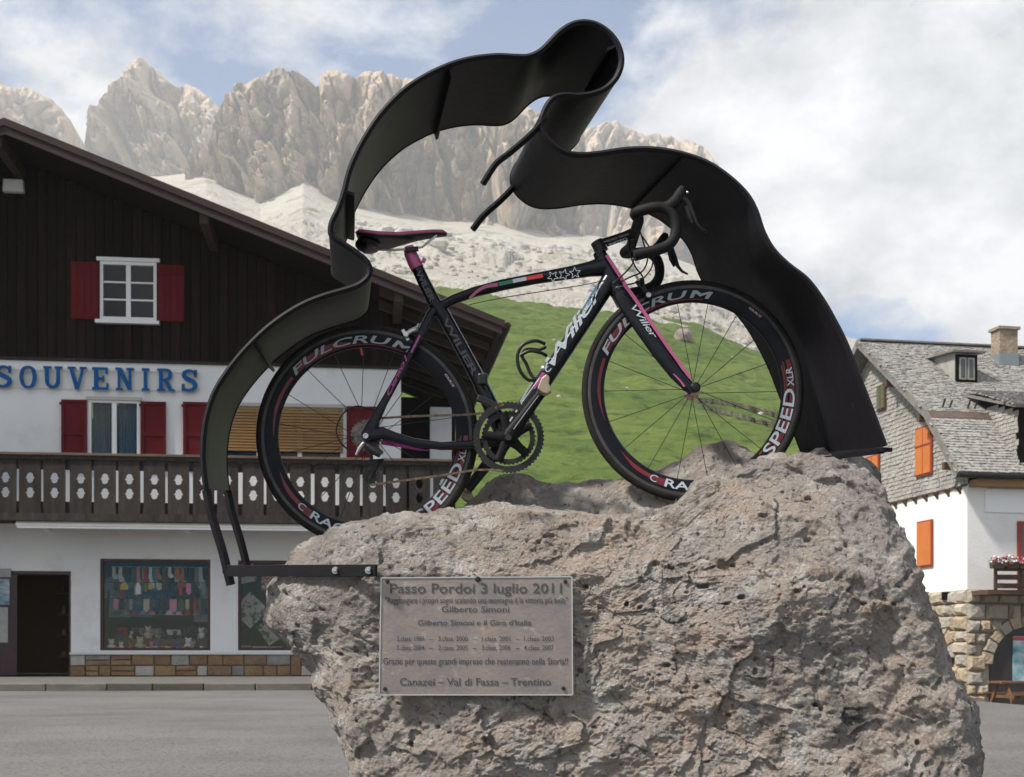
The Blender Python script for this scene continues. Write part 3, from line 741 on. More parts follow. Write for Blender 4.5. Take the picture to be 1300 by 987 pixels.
# --- seat cap, saddle
sp = MB(); addtube(sp, [(530, 341), (526, 333), (521, 322), (519, 314)], [(8.6, 8), (8.6, 8), (8.2, 8), (6.5, 7)])
cap_o = sp.build('seat_cap', m_pink, bike, smooth=True, ang=50)
for sgn in (-1, 1): MB().bar(L(515, 318, 0.022 * sgn), L(531, 316, 0.022 * sgn), 0.012, 0.012).build('rail_clamp', m_black, cap_o)
MB().bar(L(536, 330, -0.012), L(540, 332, -0.012), 0.008, 0.014).build('clamp_bolt', m_pink, cap_o)
def saddle():
    # lofted shell: stations from the tail to the nose
    st = [(454, 299.5, 30, 4), (459, 300, 60, 6), (470, 301.5, 66, 7), (487, 302.5, 56, 7), (508, 301.5, 36, 6.5), (530, 298.5, 24, 5.5), (550, 296.5, 18, 4.5), (562, 296.5, 14, 3.5), (567, 298, 7, 2)]
    mb = MB(); n = 20; vs = []
    for (x, y, w, h) in st:
        c = L(x, y)
        for k in range(n):
            a = 2 * math.pi * k / n
            s_, c_ = math.sin(a), math.cos(a)
            yy = w / 2 * PX * c_; droop = (abs(c_) ** 2.5) * w * 0.10 * PX
            vs.append((c.x, yy, c.z + h * PX * (s_ * (0.75 if s_ > 0 else 1.0)) - droop))
    fs = [(i*n+k, i*n+(k+1) % n, (i+1)*n+(k+1) % n, (i+1)*n+k) for i in range(len(st)-1) for k in range(n)]
    fs += [tuple(range(n)), tuple((len(st)-1)*n + k for k in range(n))[::-1]]
    mb.add(vs, fs); o = mb.build('saddle', m_black, bike, smooth=True, ang=60)
    tr = MB()
    for sgn in (-1, 1):
        tr.tube([L(x, y - 1.5, 0) + Vector((0, sgn * w * 0.49 * PX, -0.10 * w * PX * 0.7)) for x, y, w, h in st[:-1]] + [L(567, 297, 0)], [(2.0 * PX, 1.1 * PX)] * len(st), 6, side=YY)
    tr.build('pink_edge', m_pink, o, smooth=True)
    rl = MB()
    for sgn in (-1, 1):
        d = 0.022 * sgn
        rl.tube([L(468, 311, d), (L(480, 317, d)), L(500, 318, d), L(520, 316, d), L(536, 314, d), L(548, 304, d * 0.8), L(554, 299, d * 0.5)], 0.0036, 8)
    rl.build('saddle_rail', m_silver, o, smooth=True)
    MB().sphere(L(467, 312), (16 * PX, 27 * PX, 7 * PX), 14, 8).build('tail_shell', m_black, o, smooth=True)
saddle()

# --- wheels
RO = 141.0 * PX
M_V = [(0, 0), (.15, 0), (.15, .42), (.15, .70), (0, .70), (.37, .14), (.37, .42), (.59, .42), (.59, .70), (.74, .70), (.74, 0), (.59, 0)]
M_F = [(0, 1, 2, 3, 4), (2, 5, 6, 3), (5, 7, 8, 6), (7, 11, 10, 9, 8)]
def rim_d(r):     # half width of the rim at radius r
    return float(np.interp(r, [0.2675, 0.270, 0.29, 0.307, 0.319], [0.004, 0.007, 0.0125, 0.0118, 0.0112]))
def wheel(cx, cy, rot, rear):
    c = L(cx, cy)
    prof = [(0.319, -0.0112), (0.307, -0.0118), (0.29, -0.0125), (0.270, -0.007), (0.2675, -0.003), (0.2675, 0.003), (0.270, 0.007), (0.29, 0.0125), (0.307, 0.0118), (0.319, 0.0112)]
    w = MB().lathe(prof, (0, 0, 0), 'Y', 120).build('rear_wheel' if rear else 'front_wheel', m_rim, bike, smooth=True, ang=28)
    w.location = c
    tp = [(0.3265 + 0.0115 * math.cos(a) - (0.0025 if abs(math.sin(a)) > .9 else 0), 0.0125 * math.sin(a)) for a in [2 * math.pi * k / 14 for k in range(14)]]
    s = RO / 0.338
    MB().lathe([(r * s, h) for r, h in tp], (0, 0, 0), 'Y', 128).build('tyre', m_tyre, w, smooth=True, ang=80)
    for sgn in (-1, 1):
        MB().lathe([(0.3175, 0.01165 * sgn), (0.3085, 0.01225 * sgn), (0.3085, 0.0115 * sgn), (0.3175, 0.011 * sgn)], (0, 0, 0), 'Y', 120).build('brake_track', m_track, w, smooth=True, ang=30)
    # hub
    hp = [(0.004, -0.05), (0.010, -0.05), (0.010, -0.040), (0.021, -0.036), (0.021, -0.030), (0.013, -0.024), (0.012, 0.024), (0.021, 0.030), (0.021, 0.036), (0.010, 0.040), (0.010, 0.05), (0.004, 0.05)]
    MB().lathe(hp, (0, 0, 0), 'Y', 24).build('hub', M('hub_alloy', (0.42, 0.30, 0.25), rough=0.3, metal=0.7) if not rear else m_black, w, smooth=True, ang=40)
    ns = 18
    spk = MB(); spk.tube([(0, 0, 0.018), (0, 0.0, 0.271)], (0.0013, 0.0009), 6, side=(0, 1, 0)); 
    for k in range(ns):
        a = 2 * math.pi * (k + 0.5 * rear) / ns + R(rot); side = (-1 if k % 2 else 1) * 0.030
        tang = (0.9 if k % 4 < 2 else -0.9) * (1 if rear else 0)
        p0 = Vector((0.019 * math.cos(a + tang), side, 0.019 * math.sin(a + tang))); p1 = Vector((0.2705 * math.cos(a), side * 0.08, 0.2705 * math.sin(a)))
        mb = MB(); mb.tube([p0, p1], (0.0011, 0.0011), 6); mb.build('spoke', m_black, w, smooth=True)
    # lettering bent round the rim on the near side
    def arc_word(body, a0, a1, r0, h, mat, outward=True, bold=0.03, shear=0.0, dd=0.0009, name='lettering'):
        g = text_geo(body, 1.0, bold=bold, shear=shear, align='LEFT', res=4) if body != 'M' else ([(x + 0.2 * y, y) for x, y in M_V], M_F)
        xs = [v[0] for v in g[0]]; x0, x1 = min(xs), max(xs); cap = 0.70
        def mp(x, y):
            a = R(a0 + (a1 - a0) * (x - x0) / (x1 - x0) + rot); r = r0 + (1 if outward else -1) * y / cap * h
            return (r * math.cos(a), -max(rim_d(r), 0.0122) - dd - 0.0004, r * math.sin(a))
        return text_obj(name, g, mp, mat, w)
    def arc(a0, a1, r0, r1, mat, dd=0.0006, taper=True):
        vs = []; n = 36
        for i in range(n + 1):
            t = i / n; a = R(lerp(a0, a1, t) + rot); q = r1 if not taper else lerp(r0 + 0.0008, r1, min(1, t * 2.2))
            rm = (r0 + q) / 2
            for r in (r0, rm, q): vs.append((r * math.cos(a), -rim_d(r) - dd, r * math.sin(a)))
        fs = []
        for i in range(n):
            for k in (0, 1): fs.append((3*i+k, 3*i+k+1, 3*i+k+4, 3*i+k+3))
        MB().add(vs, fs).build('red_swoosh', mat, w)
    arc_word('FULCRU', 158, 93.5, 0.2785, 0.0225, m_greyl, bold=0.014, shear=0.2); arc_word('M', 92.3, 78.5, 0.2785, 0.0225, m_greyl)
    arc(84, 150, 0.2735, 0.2772, m_red, taper=False); arc(112, 156, 0.2785, 0.297, m_red)
    arc(199, 160, 0.279, 0.2885, m_red)
    arc_word('SPEED', -41, 1, 0.3055, 0.033, m_white, outward=False, bold=0.014)
    arc_word('XLR', 2.5, 13.5, 0.3035, 0.019, m_white, outward=False, bold=0.014)
    arc(-44, 16, 0.2745, 0.279, m_red, taper=False, dd=0.0004); arc(-40, 18, 0.281, 0.305, m_red, taper=False, dd=0.0003)
    arc_word('RACING', -107, -64, 0.3005, 0.024, m_white, outward=False, bold=0.016)
    arc(-140, -112, 0.282, 0.294, m_red); arc(-113, -106, 0.279, 0.301, m_red, taper=False)
    arc_word('C', -116.5, -112, 0.299, 0.020, m_white, outward=False, bold=0.0)
    arc(47, 56, 0.296, 0.304, m_red, taper=False); arc_word('CULT', 56, 47, 0.2975, 0.0055, m_white, bold=0.02, dd=0.0012)
    return w
wf = wheel(879.3, 497, 0, False)
wr = wheel(466, 554, -18, True)
# valve with a red and white sleeve on the rear wheel
MB().tube([(-0.02, 0, 0.270), (-0.015, 0, 0.245)], 0.003, 8).build('valve', m_redst, wr, smooth=True)

# --- fork
fk = MB()
addtube(fk, [(783, 366, 0), (789, 374, 0), (794, 384, 0)], [(12, 11), (12.5, 16), (12, 20)])
for sgn in (-1, 1):
    addtube(fk, [(788, 372, 0.030 * sgn), (797, 386, 0.043 * sgn), (815, 413, 0.047 * sgn), (838, 447, 0.048 * sgn), (858, 474, 0.050 * sgn), (874, 491, 0.051 * sgn), (880, 497, 0.052 * sgn)],
            [(10, 4), (11.5, 4.5), (11.5, 4.6), (10.5, 4), (9, 3.6), (7.5, 3.2), (6, 3)], 14)
fork = fk.build('fork', m_carbon, bike, smooth=True, ang=60)
FO = -0.049 - 4.9 * PX
side_strip([(793, 362), (803, 375), (818, 397), (835, 422), (850, 444), (864, 463), (876, 480)], (4.6, 3.6), FO, m_pink, fork)
side_strip([(855, 475), (863, 483), (869, 491)], (1.6, 2.6), FO, m_pink, fork)
script_word('Wilier', 801, 391, 829, 431, 8.0, FO - 0.0008, m_white, fork, bold=0.0, shear=0.3)
side_strip([(770, 324), (779, 338), (788, 352), (795, 364)], (4.2, 4.6), -10.8 * PX - 0.001, m_pink, frame)
MB().lathe([(0.0, -0.068), (0.011, -0.066), (0.0155, -0.060), (0.0155, -0.052), (0.006, -0.050)], L(879.3, 497), 'Y', 20, closed=False).build('axle_nut', m_black, bike, smooth=True, ang=30)
# --- stem and handlebar
stm = MB(); addtube(stm, [(761, 312), (765, 320)], [(8, 8), (8, 8)])
addtube(stm, [(757, 312), (775, 306), (793, 300), (806, 296)], [(6.5, 7), (5.5, 6), (5.5, 6), (7.5, 9)])
addtube(stm, [(757, 307), (763, 318)], [(8, 8), (8.5, 8.5)])
stem = stm.build('stem', m_black, bike, smooth=True, ang=50)
script_word('MICRO TECH', 768, 308.5, 798, 298.5, 2.2, -6.6 * PX - 0.002, m_greyl, stem, bold=0.0, shear=0.0)
script_word('LIMITED', 770, 314, 797, 304.5, 3.2, -6.6 * PX - 0.002, m_greyl, stem, bold=0.02, shear=0.0)
HBW = 0.205
def at_bar(px, py, sgn):      # near-side photo pixel -> same point on either side of the bar
    p = L(px, py, -HBW); return Vector((p.x, sgn * HBW, p.z))
hb = MB()
for sgn in (-1, 1):
    c0 = L(806, 296); e0 = at_bar(806, 269, sgn); e0 = at_bar(812, 268, sgn)
    path = [c0, Vector((c0.x, sgn * 0.05, c0.z)), Vector((lerp(c0.x, e0.x, .3), sgn * 0.13, lerp(c0.z, e0.z, .5))), Vector((e0.x - 0.01, sgn * 0.185, e0.z)), at_bar(826, 264.5, sgn), at_bar(842, 264.5, sgn), at_bar(853, 272, sgn), at_bar(858, 285, sgn), at_bar(857, 300, sgn), at_bar(849, 311, sgn), at_bar(836, 317, sgn), at_bar(820, 321, sgn), at_bar(805, 325, sgn)]
    pts = smooth_curve([tuple(p) for p in path], 46)
    hb.tube([Vector(p) for p in pts], 0.0158, 12)
hbar = hb.build('handlebar', m_tape, bike, smooth=True, ang=50)
for sgn in (-1, 1):
    hd = MB()
    hd.tube([at_bar(838, 265, sgn), at_bar(850, 262, sgn), at_bar(859, 254, sgn), at_bar(864, 245, sgn), at_bar(867, 238, sgn)], [(6.2 * PX, 5.5 * PX), (7 * PX, 6 * PX), (7 * PX, 6 * PX), (6.5 * PX, 5.5 * PX), (4 * PX, 4 * PX)], 12, side=YY)
    hood = hd.build('brake_hood', m_tape, bike, smooth=True, ang=60)
    lv = MB()
    lv.tube([at_bar(866, 250, sgn), at_bar(874, 258, sgn), at_bar(880, 272, sgn), at_bar(884, 284, sgn), at_bar(890, 291, sgn), at_bar(898, 295, sgn)], [(4.5 * PX, 3.2 * PX), (4 * PX, 3 * PX), (3 * PX, 3 * PX), (2.4 * PX, 3 * PX), (1.8 * PX, 2.6 * PX), (1.2 * PX, 2 * PX)], 8, side=YY)
    lv.tube([at_bar(872, 262, sgn), at_bar(875, 274, sgn), at_bar(879, 284, sgn)], [(3 * PX, 2.6 * PX), (3.4 * PX, 3 * PX), (1.8 * PX, 2 * PX)], 8, side=YY)
    lv.build('brake_lever', m_black, hood, smooth=True, ang=60)
    MB().sphere(at_bar(872, 246, sgn) + Vector((0, sgn * 0.01, 0)), 0.004, 8, 6).build('lever_pivot', m_silver, hood, smooth=True)
# --- cables
def cable(pts, r=0.0024):
    c = smooth_curve([tuple(L(*p)) for p in pts], 40)
    MB().tube([Vector(p) for p in c], r, 6).build('cable', m_black, bike, smooth=True)
cable([(812, 292, -0.10), (818, 312, -0.10), (822, 330, -0.06), (815, 345, -0.03), (800, 352, -0.02), (786, 359, -0.03)])
cable([(809, 294, 0.10), (806, 315, 0.02), (803, 335, -0.02), (790, 350, -0.04), (778, 361, -0.035)])
cable([(815, 300, -0.09), (826, 318, -0.06), (828, 338, -0.04), (814, 356, -0.03), (796, 362, -0.04), (782, 366, -0.035)])
cable([(800, 300, 0.02), (799, 318, -0.04), (806, 338, -0.04), (816, 352, -0.035), (818, 368, -0.03)])
cable([(768, 356, -0.02), (740, 362, -0.01), (690, 370, -0.004), (640, 378, -0.004), (596, 387, -0.004)], 0.0015)
cable([(549, 386, -0.02), (541, 390, -0.03), (535, 402, -0.03), (531, 416, -0.035)], 0.0016)
cable([(466, 519, -0.04), (452, 516, -0.05), (436, 525, -0.05), (427, 545, -0.05), (432, 562, -0.05), (445, 573, -0.05)], 0.0024)
cable([(484, 524, -0.055), (475, 520, -0.05), (466, 519, -0.04)], 0.0022)
# --- brakes
def brake(cx, cy, ang, mat):
    root = MB()
    def q(x, y, d): 
        a = R(ang); return L(cx + x * math.cos(a) - y * math.sin(a), cy + x * math.sin(a) + y * math.cos(a), d)
    for sgn in (-1, 1):
        root.tube([q(0, -8, -0.002 * sgn), q(-2, -3, 0.018 * sgn), q(-3, 5, 0.032 * sgn), q(-2, 12, 0.030 * sgn)], [(4 * PX, 4 * PX), (3.4 * PX, 3.5 * PX), (3 * PX, 3 * PX), (2.6 * PX, 2.6 * PX)], 8, side=YY)
        root.bar(q(-9, 13, 0.019 * sgn), q(6, 13, 0.019 * sgn), 0.009, 0.009)
    root.tube([q(3, -8, 0), q(-6, -8, 0)], 0.009, 10)
    o = root.build('brake_caliper', mat, bike, smooth=True, ang=45)
    MB().lathe([(0.0, -0.006), (0.0075, -0.005), (0.008, 0.0), (0.008, 0.004)], q(-2, 12, -0.035), 'Y', 14, closed=False).build('pad_bolt', m_silver, o, smooth=True)
    MB().tube([q(-1, -8, -0.02), q(-1, -20, -0.02)], 0.004, 8).build('barrel_adjuster', m_silver, o, smooth=True)
brake(527, 421, 62, m_silver)
brake(818, 364, -35, m_black)
# --- crankset
cs = MB()
CX, CY, CD = 645.5, 555.5, -0.062
def ring(c, r_out, r_in, d, th, teeth):
    mb = MB(); n = teeth * 4; vs = []
    for k in range(n):
        a = 2 * math.pi * k / n; ro = r_out + (0.0022 if k % 4 in (1, 2) else -0.0012)
        for (r, y) in ((ro, -th/2), (r_in, -th/2), (r_in, th/2), (ro, th/2)): vs.append((c.x + r * math.cos(a), c.y + d + y, c.z + r * math.sin(a)))
    fs = []
    for k in range(n):
        l = (k + 1) % n
        for j in range(4): fs.append((4*k+j, 4*k+(j+1) % 4, 4*l+(j+1) % 4, 4*l+j))
    mb.add(vs, fs); return mb
cc = L(CX, CY, CD); cc0 = Vector((cc.x, 0, cc.z))
crank = MB()
crank.lathe([(0.006, -0.030), (0.017, -0.030), (0.019, -0.026), (0.019, 0.02), (0.006, 0.02)], cc, 'Y', 24)
for k in range(5):
    a = R(90 + 12 + 72 * k); p1 = cc + Vector((0.074 * math.cos(a), 0.004, 0.074 * math.sin(a)))
    crank.tube([cc + Vector((0, 0.002, 0)), cc + Vector((0.04 * math.cos(a), 0.004, 0.04 * math.sin(a))), p1], [(9 * PX, 2.6 * PX), (5.5 * PX, 2.4 * PX), (5.5 * PX, 2.2 * PX)], 8, side=YY)
crank.tube([L(645.5, 555.5, -0.085), L(668, 525, -0.092), L(684, 503.5, -0.096), L(693, 492, -0.098)], [(9.5 * PX, 4.5 * PX), (7 * PX, 4 * PX), (6 * PX, 3.6 * PX), (6.5 * PX, 3.6 * PX)], 12, side=YY)
m_crank = M('crank_black', (0.006, 0.006, 0.007), rough=0.5, spec=0.15)
cranko = crank.build('crank_arm', m_crank, bike, smooth=True, ang=50)
MB().lathe([(0.0, -0.002), (0.009, -0.002), (0.010, 0.001)], L(645.5, 555.5, -0.094), 'Y', 16, closed=False).build('crank_bolt', M('bolt_dark', (0.03, 0.03, 0.03), rough=0.3, metal=0.5), cranko, smooth=True)
side_strip([(652, 545), (668, 523), (684, 502)], (1.0, 0.8), -0.110, m_greyl, cranko, 'silver_line')
m_ring = M('chainring_black', (0.016, 0.016, 0.018), (0.026, 0.024, 0.022), rough=0.45, metal=0.2, scale=40, spec=0.3)
ring(cc0, 0.1045, 0.086, CD, 0.0035, 53).build('chainring', m_ring, bike, smooth=True, ang=30)
ring(cc0, 0.079, 0.064, CD + 0.008, 0.0035, 39).build('chainring', m_ring, bike, smooth=True, ang=30)
fc = MB(); q1 = Vector((2 * L(641, 555).x - L(690, 493).x, 0, 2 * L(641, 555).z - L(690, 493).z))
fc.tube([L(641, 555, 0.06), Vector((lerp(L(641, 555).x, q1.x, .5), 0.082, lerp(L(641, 555).z, q1.z, .5))), Vector((q1.x, 0.09, q1.z))], [(9 * PX, 4.5 * PX), (7.5 * PX, 4 * PX), (6.5 * PX, 3.6 * PX)], 12, side=YY)
fc.build('crank_arm', m_black, bike, smooth=True, ang=50)
# pedals
def pedal(p, sgn):
    mb = MB()
    mb.tube([p, p + Vector((0, sgn * 0.05, 0))], 0.0075, 10)
    mb.prism([(p.x - 0.022, p.z - 0.018), (p.x - 0.010, p.z + 0.012), (p.x + 0.004, p.z + 0.024), (p.x + 0.014, p.z + 0.016), (p.x + 0.012, p.z - 0.004), (p.x + 0.020, p.z - 0.024), (p.x + 0.006, p.z - 0.034), (p.x - 0.008, p.z - 0.030)], p.y + sgn * 0.022, p.y + sgn * 0.062)
    mb.build('pedal', m_bronze, bike, bevel=0.003)
pedal(L(691, 491, -0.104), -1); pedal(Vector((q1.x, 0.098, q1.z)), 1)
# front derailleur on the seat tube
MB().box(-0.012, 0.018, -0.060, -0.040, -0.014, 0.022).build('front_derailleur', m_black, bike, bevel=0.006).location = Vector((L(612, 488).x, 0, L(612, 488).z))
MB().bar(L(606, 505, -0.055), L(630, 516, -0.055), 0.016, 0.02).build('derailleur_cage', m_black, bike, bevel=0.003)
# --- cassette, rear derailleur, chain
cas = MB(); hc = L(466, 554)
for k in range(9):
    r = 0.046 - 0.0032 * k; d = -0.018 - 0.0032 * k
    rb = ring(Vector((hc.x, 0, hc.z)), r, r - 0.007, d, 0.0018, max(12, int(27 - 1.7 * k))); cas.add(rb.v, rb.f)
cas.lathe([(0.012, -0.047), (0.026, -0.047), (0.026, -0.016), (0.012, -0.016)], (hc.x, 0, hc.z), 'Y', 24)
cas.build('cassette', m_cass, bike, smooth=True, ang=30)
MB().lathe([(0.0, -0.002), (0.004, -0.002), (0.0045, -0.008), (0.0080, -0.008), (0.0085, 0.004)], L(464.5, 554, -0.072), 'Y', 18, closed=False).build('axle_nut', m_silver, bike, smooth=True, ang=30)
rd = MB()
rd.tube([L(466, 566, -0.075), L(474, 572, -0.082), L(484, 578, -0.082)], [(5 * PX, 6 * PX), (7 * PX, 6 * PX), (5.5 * PX, 6 * PX)], 10, side=YY)
rd.tube([L(480, 578, -0.06), L(478, 590, -0.055), L(470, 606, -0.055)], [(4 * PX, 2 * PX), (3.4 * PX, 2 * PX), (3 * PX, 2 * PX)], 8, side=YY)
rdo = rd.build('rear_derailleur', m_black, bike, smooth=True, ang=50)
rd2 = MB(); rd2.tube([L(462, 562, -0.076), L(456, 570, -0.078), L(452, 578, -0.078)], [(2.4 * PX, 3 * PX), (2.6 * PX, 3 * PX), (1.6 * PX, 2 * PX)], 8, side=YY)
rd2.build('derailleur_arm', m_silver, rdo, smooth=True); MB().bar(L(474, 581, -0.084), L(486, 580, -0.084), 0.012, 0.012).build('derailleur_link', m_silver, rdo)
for (x, y) in ((478, 586), (470, 606)):
    p = L(x, y, -0.05); pw = ring(Vector((p.x, 0, p.z)), 0.0215, 0.004, -0.05, 0.006, 11); pw.build('pulley', m_black, rdo, smooth=True)
def chain(path, d0, d1):
    c = smooth_curve(path, 400); Lp = np.concatenate([[0], np.cumsum(np.hypot(*np.diff(c, axis=0).T))]); n = int(Lp[-1] * PX / 0.0127)
    mb = MB(); s = np.linspace(0, Lp[-1], n)
    pts = [L(float(np.interp(t, Lp, c[:, 0])), float(np.interp(t, Lp, c[:, 1])), lerp(d0, d1, i / (n - 1))) for i, t in enumerate(s)]
    for i in range(n - 1):
        a, b = pts[i], pts[i + 1]; w = 0.0034 if i % 2 else 0.0052
        for sd in (-w / 2, w / 2):
            o_ = Vector((0, sd, 0)); mb.bar(a + o_, b + o_, 0.0012, 0.0056); 
        mb.tube([a + Vector((0, -0.0035, 0)), a + Vector((0, 0.0035, 0))], 0.0036, 8)
    return mb
ch = chain([(470, 534), (487, 531), (545, 528), (606, 525.5), (640, 513.5)], -0.036, CD)
c2 = chain([(472, 616), (500, 612), (560, 604), (606, 597), (640, 598)], -0.05, CD)
ch.build('chain', m_steel, bike); c2.build('chain', m_steel, bike)
# --- bottle cage
bc = MB()
def cg(pts, r=0.0032):
    c = smooth_curve([tuple(L(*p)) for p in pts], 40); bc.tube([Vector(p) for p in c], [(r * 1.6, r)] * 40, 8, side=YY)
cg([(688, 478, -0.012), (672, 483, -0.024), (660, 470, -0.030), (657, 452, -0.032), (664, 438, -0.034), (680, 433, -0.034), (692, 437, -0.02)])
cg([(688, 478, 0.012), (676, 478, 0.024), (668, 462, 0.030), (663, 452, 0.032), (668, 444, 0.034), (684, 444, 0.034), (693, 441, 0.02)])
cg([(660, 452, -0.032), (672, 446, -0.038), (686, 448, -0.034), (694, 452, -0.016)])
bc.build('bottle_cage', m_black, bike, smooth=True, ang=60)
MB().sphere(L(690, 468, -0.02), 0.010, 8, 6).build('cage_bolt', m_silver, bike, smooth=True)
side_strip([(690, 473), (685, 483), (678, 494)], (4, 2), DTO, m_magenta, frame)
side_strip([(676, 486), (668, 498), (661, 511)], (2, 3), DTO, m_greyl, frame)  # grey strip paints a highlight along the edge of the down tube

# ================================================================== THE STEEL BAND (outline of a racer)
m_band = M('band_steel', (0.0075, 0.0070, 0.0095), (0.0105, 0.0098, 0.0130), rough=0.5, metal=0.0, spec=0.16, scale=3, bump=0.06, bscale=25, rvar=0.06, c3=(0.040, 0.030, 0.024), s3=9, lo3=0.66, hi3=0.74)
near_px = [(262, 622), (258, 581), (261, 539), (271, 503), (287, 475), (307.5, 449), (333, 423), (359, 402.5), (385, 387), (411, 376.6), (437, 369), (455, 362.7), (467, 353), (470, 343), (465, 332), (452, 321), (437, 311), (426, 304), (420, 296.5), (421.5, 283), (430, 265), (437, 244.6), (441.5, 226), (449, 204.6), (464.6, 174), (486, 143), (514, 115), (541.5, 97), (572, 83), (600, 75.4), (631, 72), (655, 73), (672, 72.5), (686, 66), (698.5, 54), (711, 41.5), (726, 32), (741.5, 29), (757, 32), (772, 41.5), (783, 55), (788.5, 71), (788, 86), (781.5, 101), (769, 113), (754, 119.5), (735, 122.5), (720, 121.5), (708, 123), (698.5, 129), (691, 141.5), (687, 156), (691, 171), (701.5, 184), (717, 194), (735, 197.5), (760, 196), (795, 191), (831, 190.5), (868, 197), (900, 209), (927, 227.5), (947.6, 248), (959, 268.5), (968, 295), (981, 318), (1000, 337), (1023, 355), (1041, 378), (1057, 405), (1073, 437), (1089, 478), (1105, 519), (1123, 567)]
ND, FD = 3.68, 4.13
VPB = np.array([440.0, 630.0])
def band_pts(px):
    px = np.asarray(px, float); fp = px + 0.15 * (VPB - px)
    return np.array([P(a, b, ND) for a, b in px]), np.array([P(a, b, FD) for a, b in fp])
band_root_loc = P(292, 740, ND)
band = empty('steel_rider_sculpture', band_root_loc)
tag(band, 'black steel band bent into the outline of a crouching cyclist over the bicycle', 'sculpture')
def build_band():
    c = smooth_curve(near_px, 330); A, B = band_pts(c); o = np.array(band_root_loc)
    T = 0.012
    def offs(Q):
        t = np.gradient(Q, axis=0); t /= np.linalg.norm(t[:, [0, 2]], axis=1, keepdims=True); n = np.stack([-t[:, 2], t[:, 0] * 0, t[:, 0]], 1)
        return Q + n * T / 2 - o, Q - n * T / 2 - o
    A1, A2 = offs(A); B1, B2 = offs(B); n = len(c)
    rows = [A1, lerp(A1, B1, .33), lerp(A1, B1, .66), B1, B2, lerp(B2, A2, .33), lerp(B2, A2, .66), A2, A1]
    V = np.concatenate(rows[:-1], 0); idx = [np.arange(n) + k * n for k in range(8)] + [np.arange(n)]
    fs = []
    for k in range(8):
        for i in range(n - 1): fs.append((idx[k][i], idx[k][i+1], idx[k+1][i+1], idx[k+1][i]))
    fs.append(tuple(idx[k][0] for k in range(8))); fs.append(tuple(idx[k][n-1] for k in range(8))[::-1])
    me = bpy.data.meshes.new('band'); me.from_pydata(V.tolist(), [], [tuple(int(a) for a in f) for f in fs]); me.update()
    me.polygons.foreach_set('use_smooth', [True] * len(me.polygons)); me.set_sharp_from_angle(angle=R(40)); me.materials.append(m_band)
    b = link_mesh('band', me, band)
    # raised edge strips along both rims
    for Q, dy in ((A, -0.004), (B, 0.004)):
        mb = MB(); mb.tube([Vector(p) - Vector(o) + Vector((0, dy, 0)) for p in Q], [(0.0085, 0.007)] * n, 4, side=YY); mb.build('edge_strip', m_band, band)
    return A, B, o
bA, bB, bo = build_band()
# legs below the slit
for far in (0, 1):
    pts = np.array([(262, 622), (267, 648), (274, 672), (283, 702), (293, 743)], float)
    cpt = smooth_curve(pts, 20)
    if far: cpt = cpt + 0.15 * (VPB - cpt); dep = FD
    else: dep = ND
    q = [P(a, b, dep) - band_root_loc for a, b in cpt]
    MB().tube(q, [(0.013, 0.007)] * 20, 4, side=YY).build('leg', m_band, band)
# flat tie from the legs to the rock, with bolts
_px, _y = TIE_D; _t = (_px - 289) / 189.0
d1 = 3.66
while np.any(3.665 + (d1 - 3.665) * _t > _y - 0.006) and d1 > 3.2: d1 -= 0.004
tie = MB(); p0 = P(289, 725, 3.665); p1 = P(478, 724.5, d1); tie.bar(p0 - band_root_loc, p1 - band_root_loc, 0.010, 0.032); tieo = tie.build('tie_bar', m_band, band, bevel=0.001)
for px in (429, 469):
    t = (px - 289) / (478 - 289); p = lerp(p0, p1, t) - band_root_loc
    MB().lathe([(0.0, -0.012), (0.005, -0.0115), (0.0072, -0.008), (0.0072, -0.003), (0.010, -0.003), (0.010, 0.0)], p + Vector((0, -0.006, 0)), 'Y', 8, closed=False).build('bolt', m_silver, tieo)
tie2 = MB(); tie2.bar(P(289, 726, 3.68) - band_root_loc, P(316, 723, 4.13) - band_root_loc, 0.03, 0.010); tie2.build('cross_tie', m_band, band)
# foot at the right end
ft = MB(); a_ = P(1127, 571, ND); b_ = P(1022, 579, FD); ft.bar(a_ - band_root_loc, b_ - band_root_loc, 0.03, 0.012); ft.build('foot_plate', m_band, band)
ft = MB(); ft.bar(P(1122, 573, 3.70) - band_root_loc, P(1026, 585, 3.72) - band_root_loc, 0.012, 0.012); fto = ft.build('tie_bar', m_band, band)
MB().sphere(P(1030, 584, 3.715) - band_root_loc, 0.011, 8, 6).build('bolt', m_band, fto)
# stiffener ribs on the inner side of the band
def rib(px, inward, w=0.03):
    A, B = band_pts([px]); a = Vector(A[0]) - band_root_loc; b = Vector(B[0]) - band_root_loc; iv = Vector((inward[0], 0, inward[1])).normalized() * w
    mb = MB(); e = Vector((-iv.z, 0, iv.x)).normalized() * 0.004
    mb.add([a - e, a + e, b + e, b - e, a - e + iv, a + e + iv, b + e + iv, b - e + iv], [(0,3,2,1),(4,5,6,7),(0,1,5,4),(1,2,6,5),(2,3,7,6),(3,0,4,7)])
    mb.build('stiffener', m_band, band)
rib((571, 84), (0.3, -1)); rib((322, 434), (0.7, -0.7)); rib((783, 57), (-1, -0.5)); rib((438, 243), (1, -0.3)); rib((868, 197), (-0.3, -1), 0.02)
# the two free rods at the elbow
def rod(pts, dep, w=0.014):
    c = smooth_curve(pts, 24); mb = MB(); mb.tube([P(a, b, dep) - band_root_loc for a, b in c], [(w * 0.5, w * 0.62)] * 24, 4, side=YY); mb.build('rod', m_band, band)
rod([(692, 150), (680, 165), (663, 181), (645, 196), (629, 209), (613, 234)], ND, 0.019)
rod([(663, 214), (661, 226), (648, 242), (633, 257), (614, 274), (600, 292)], FD, 0.021)
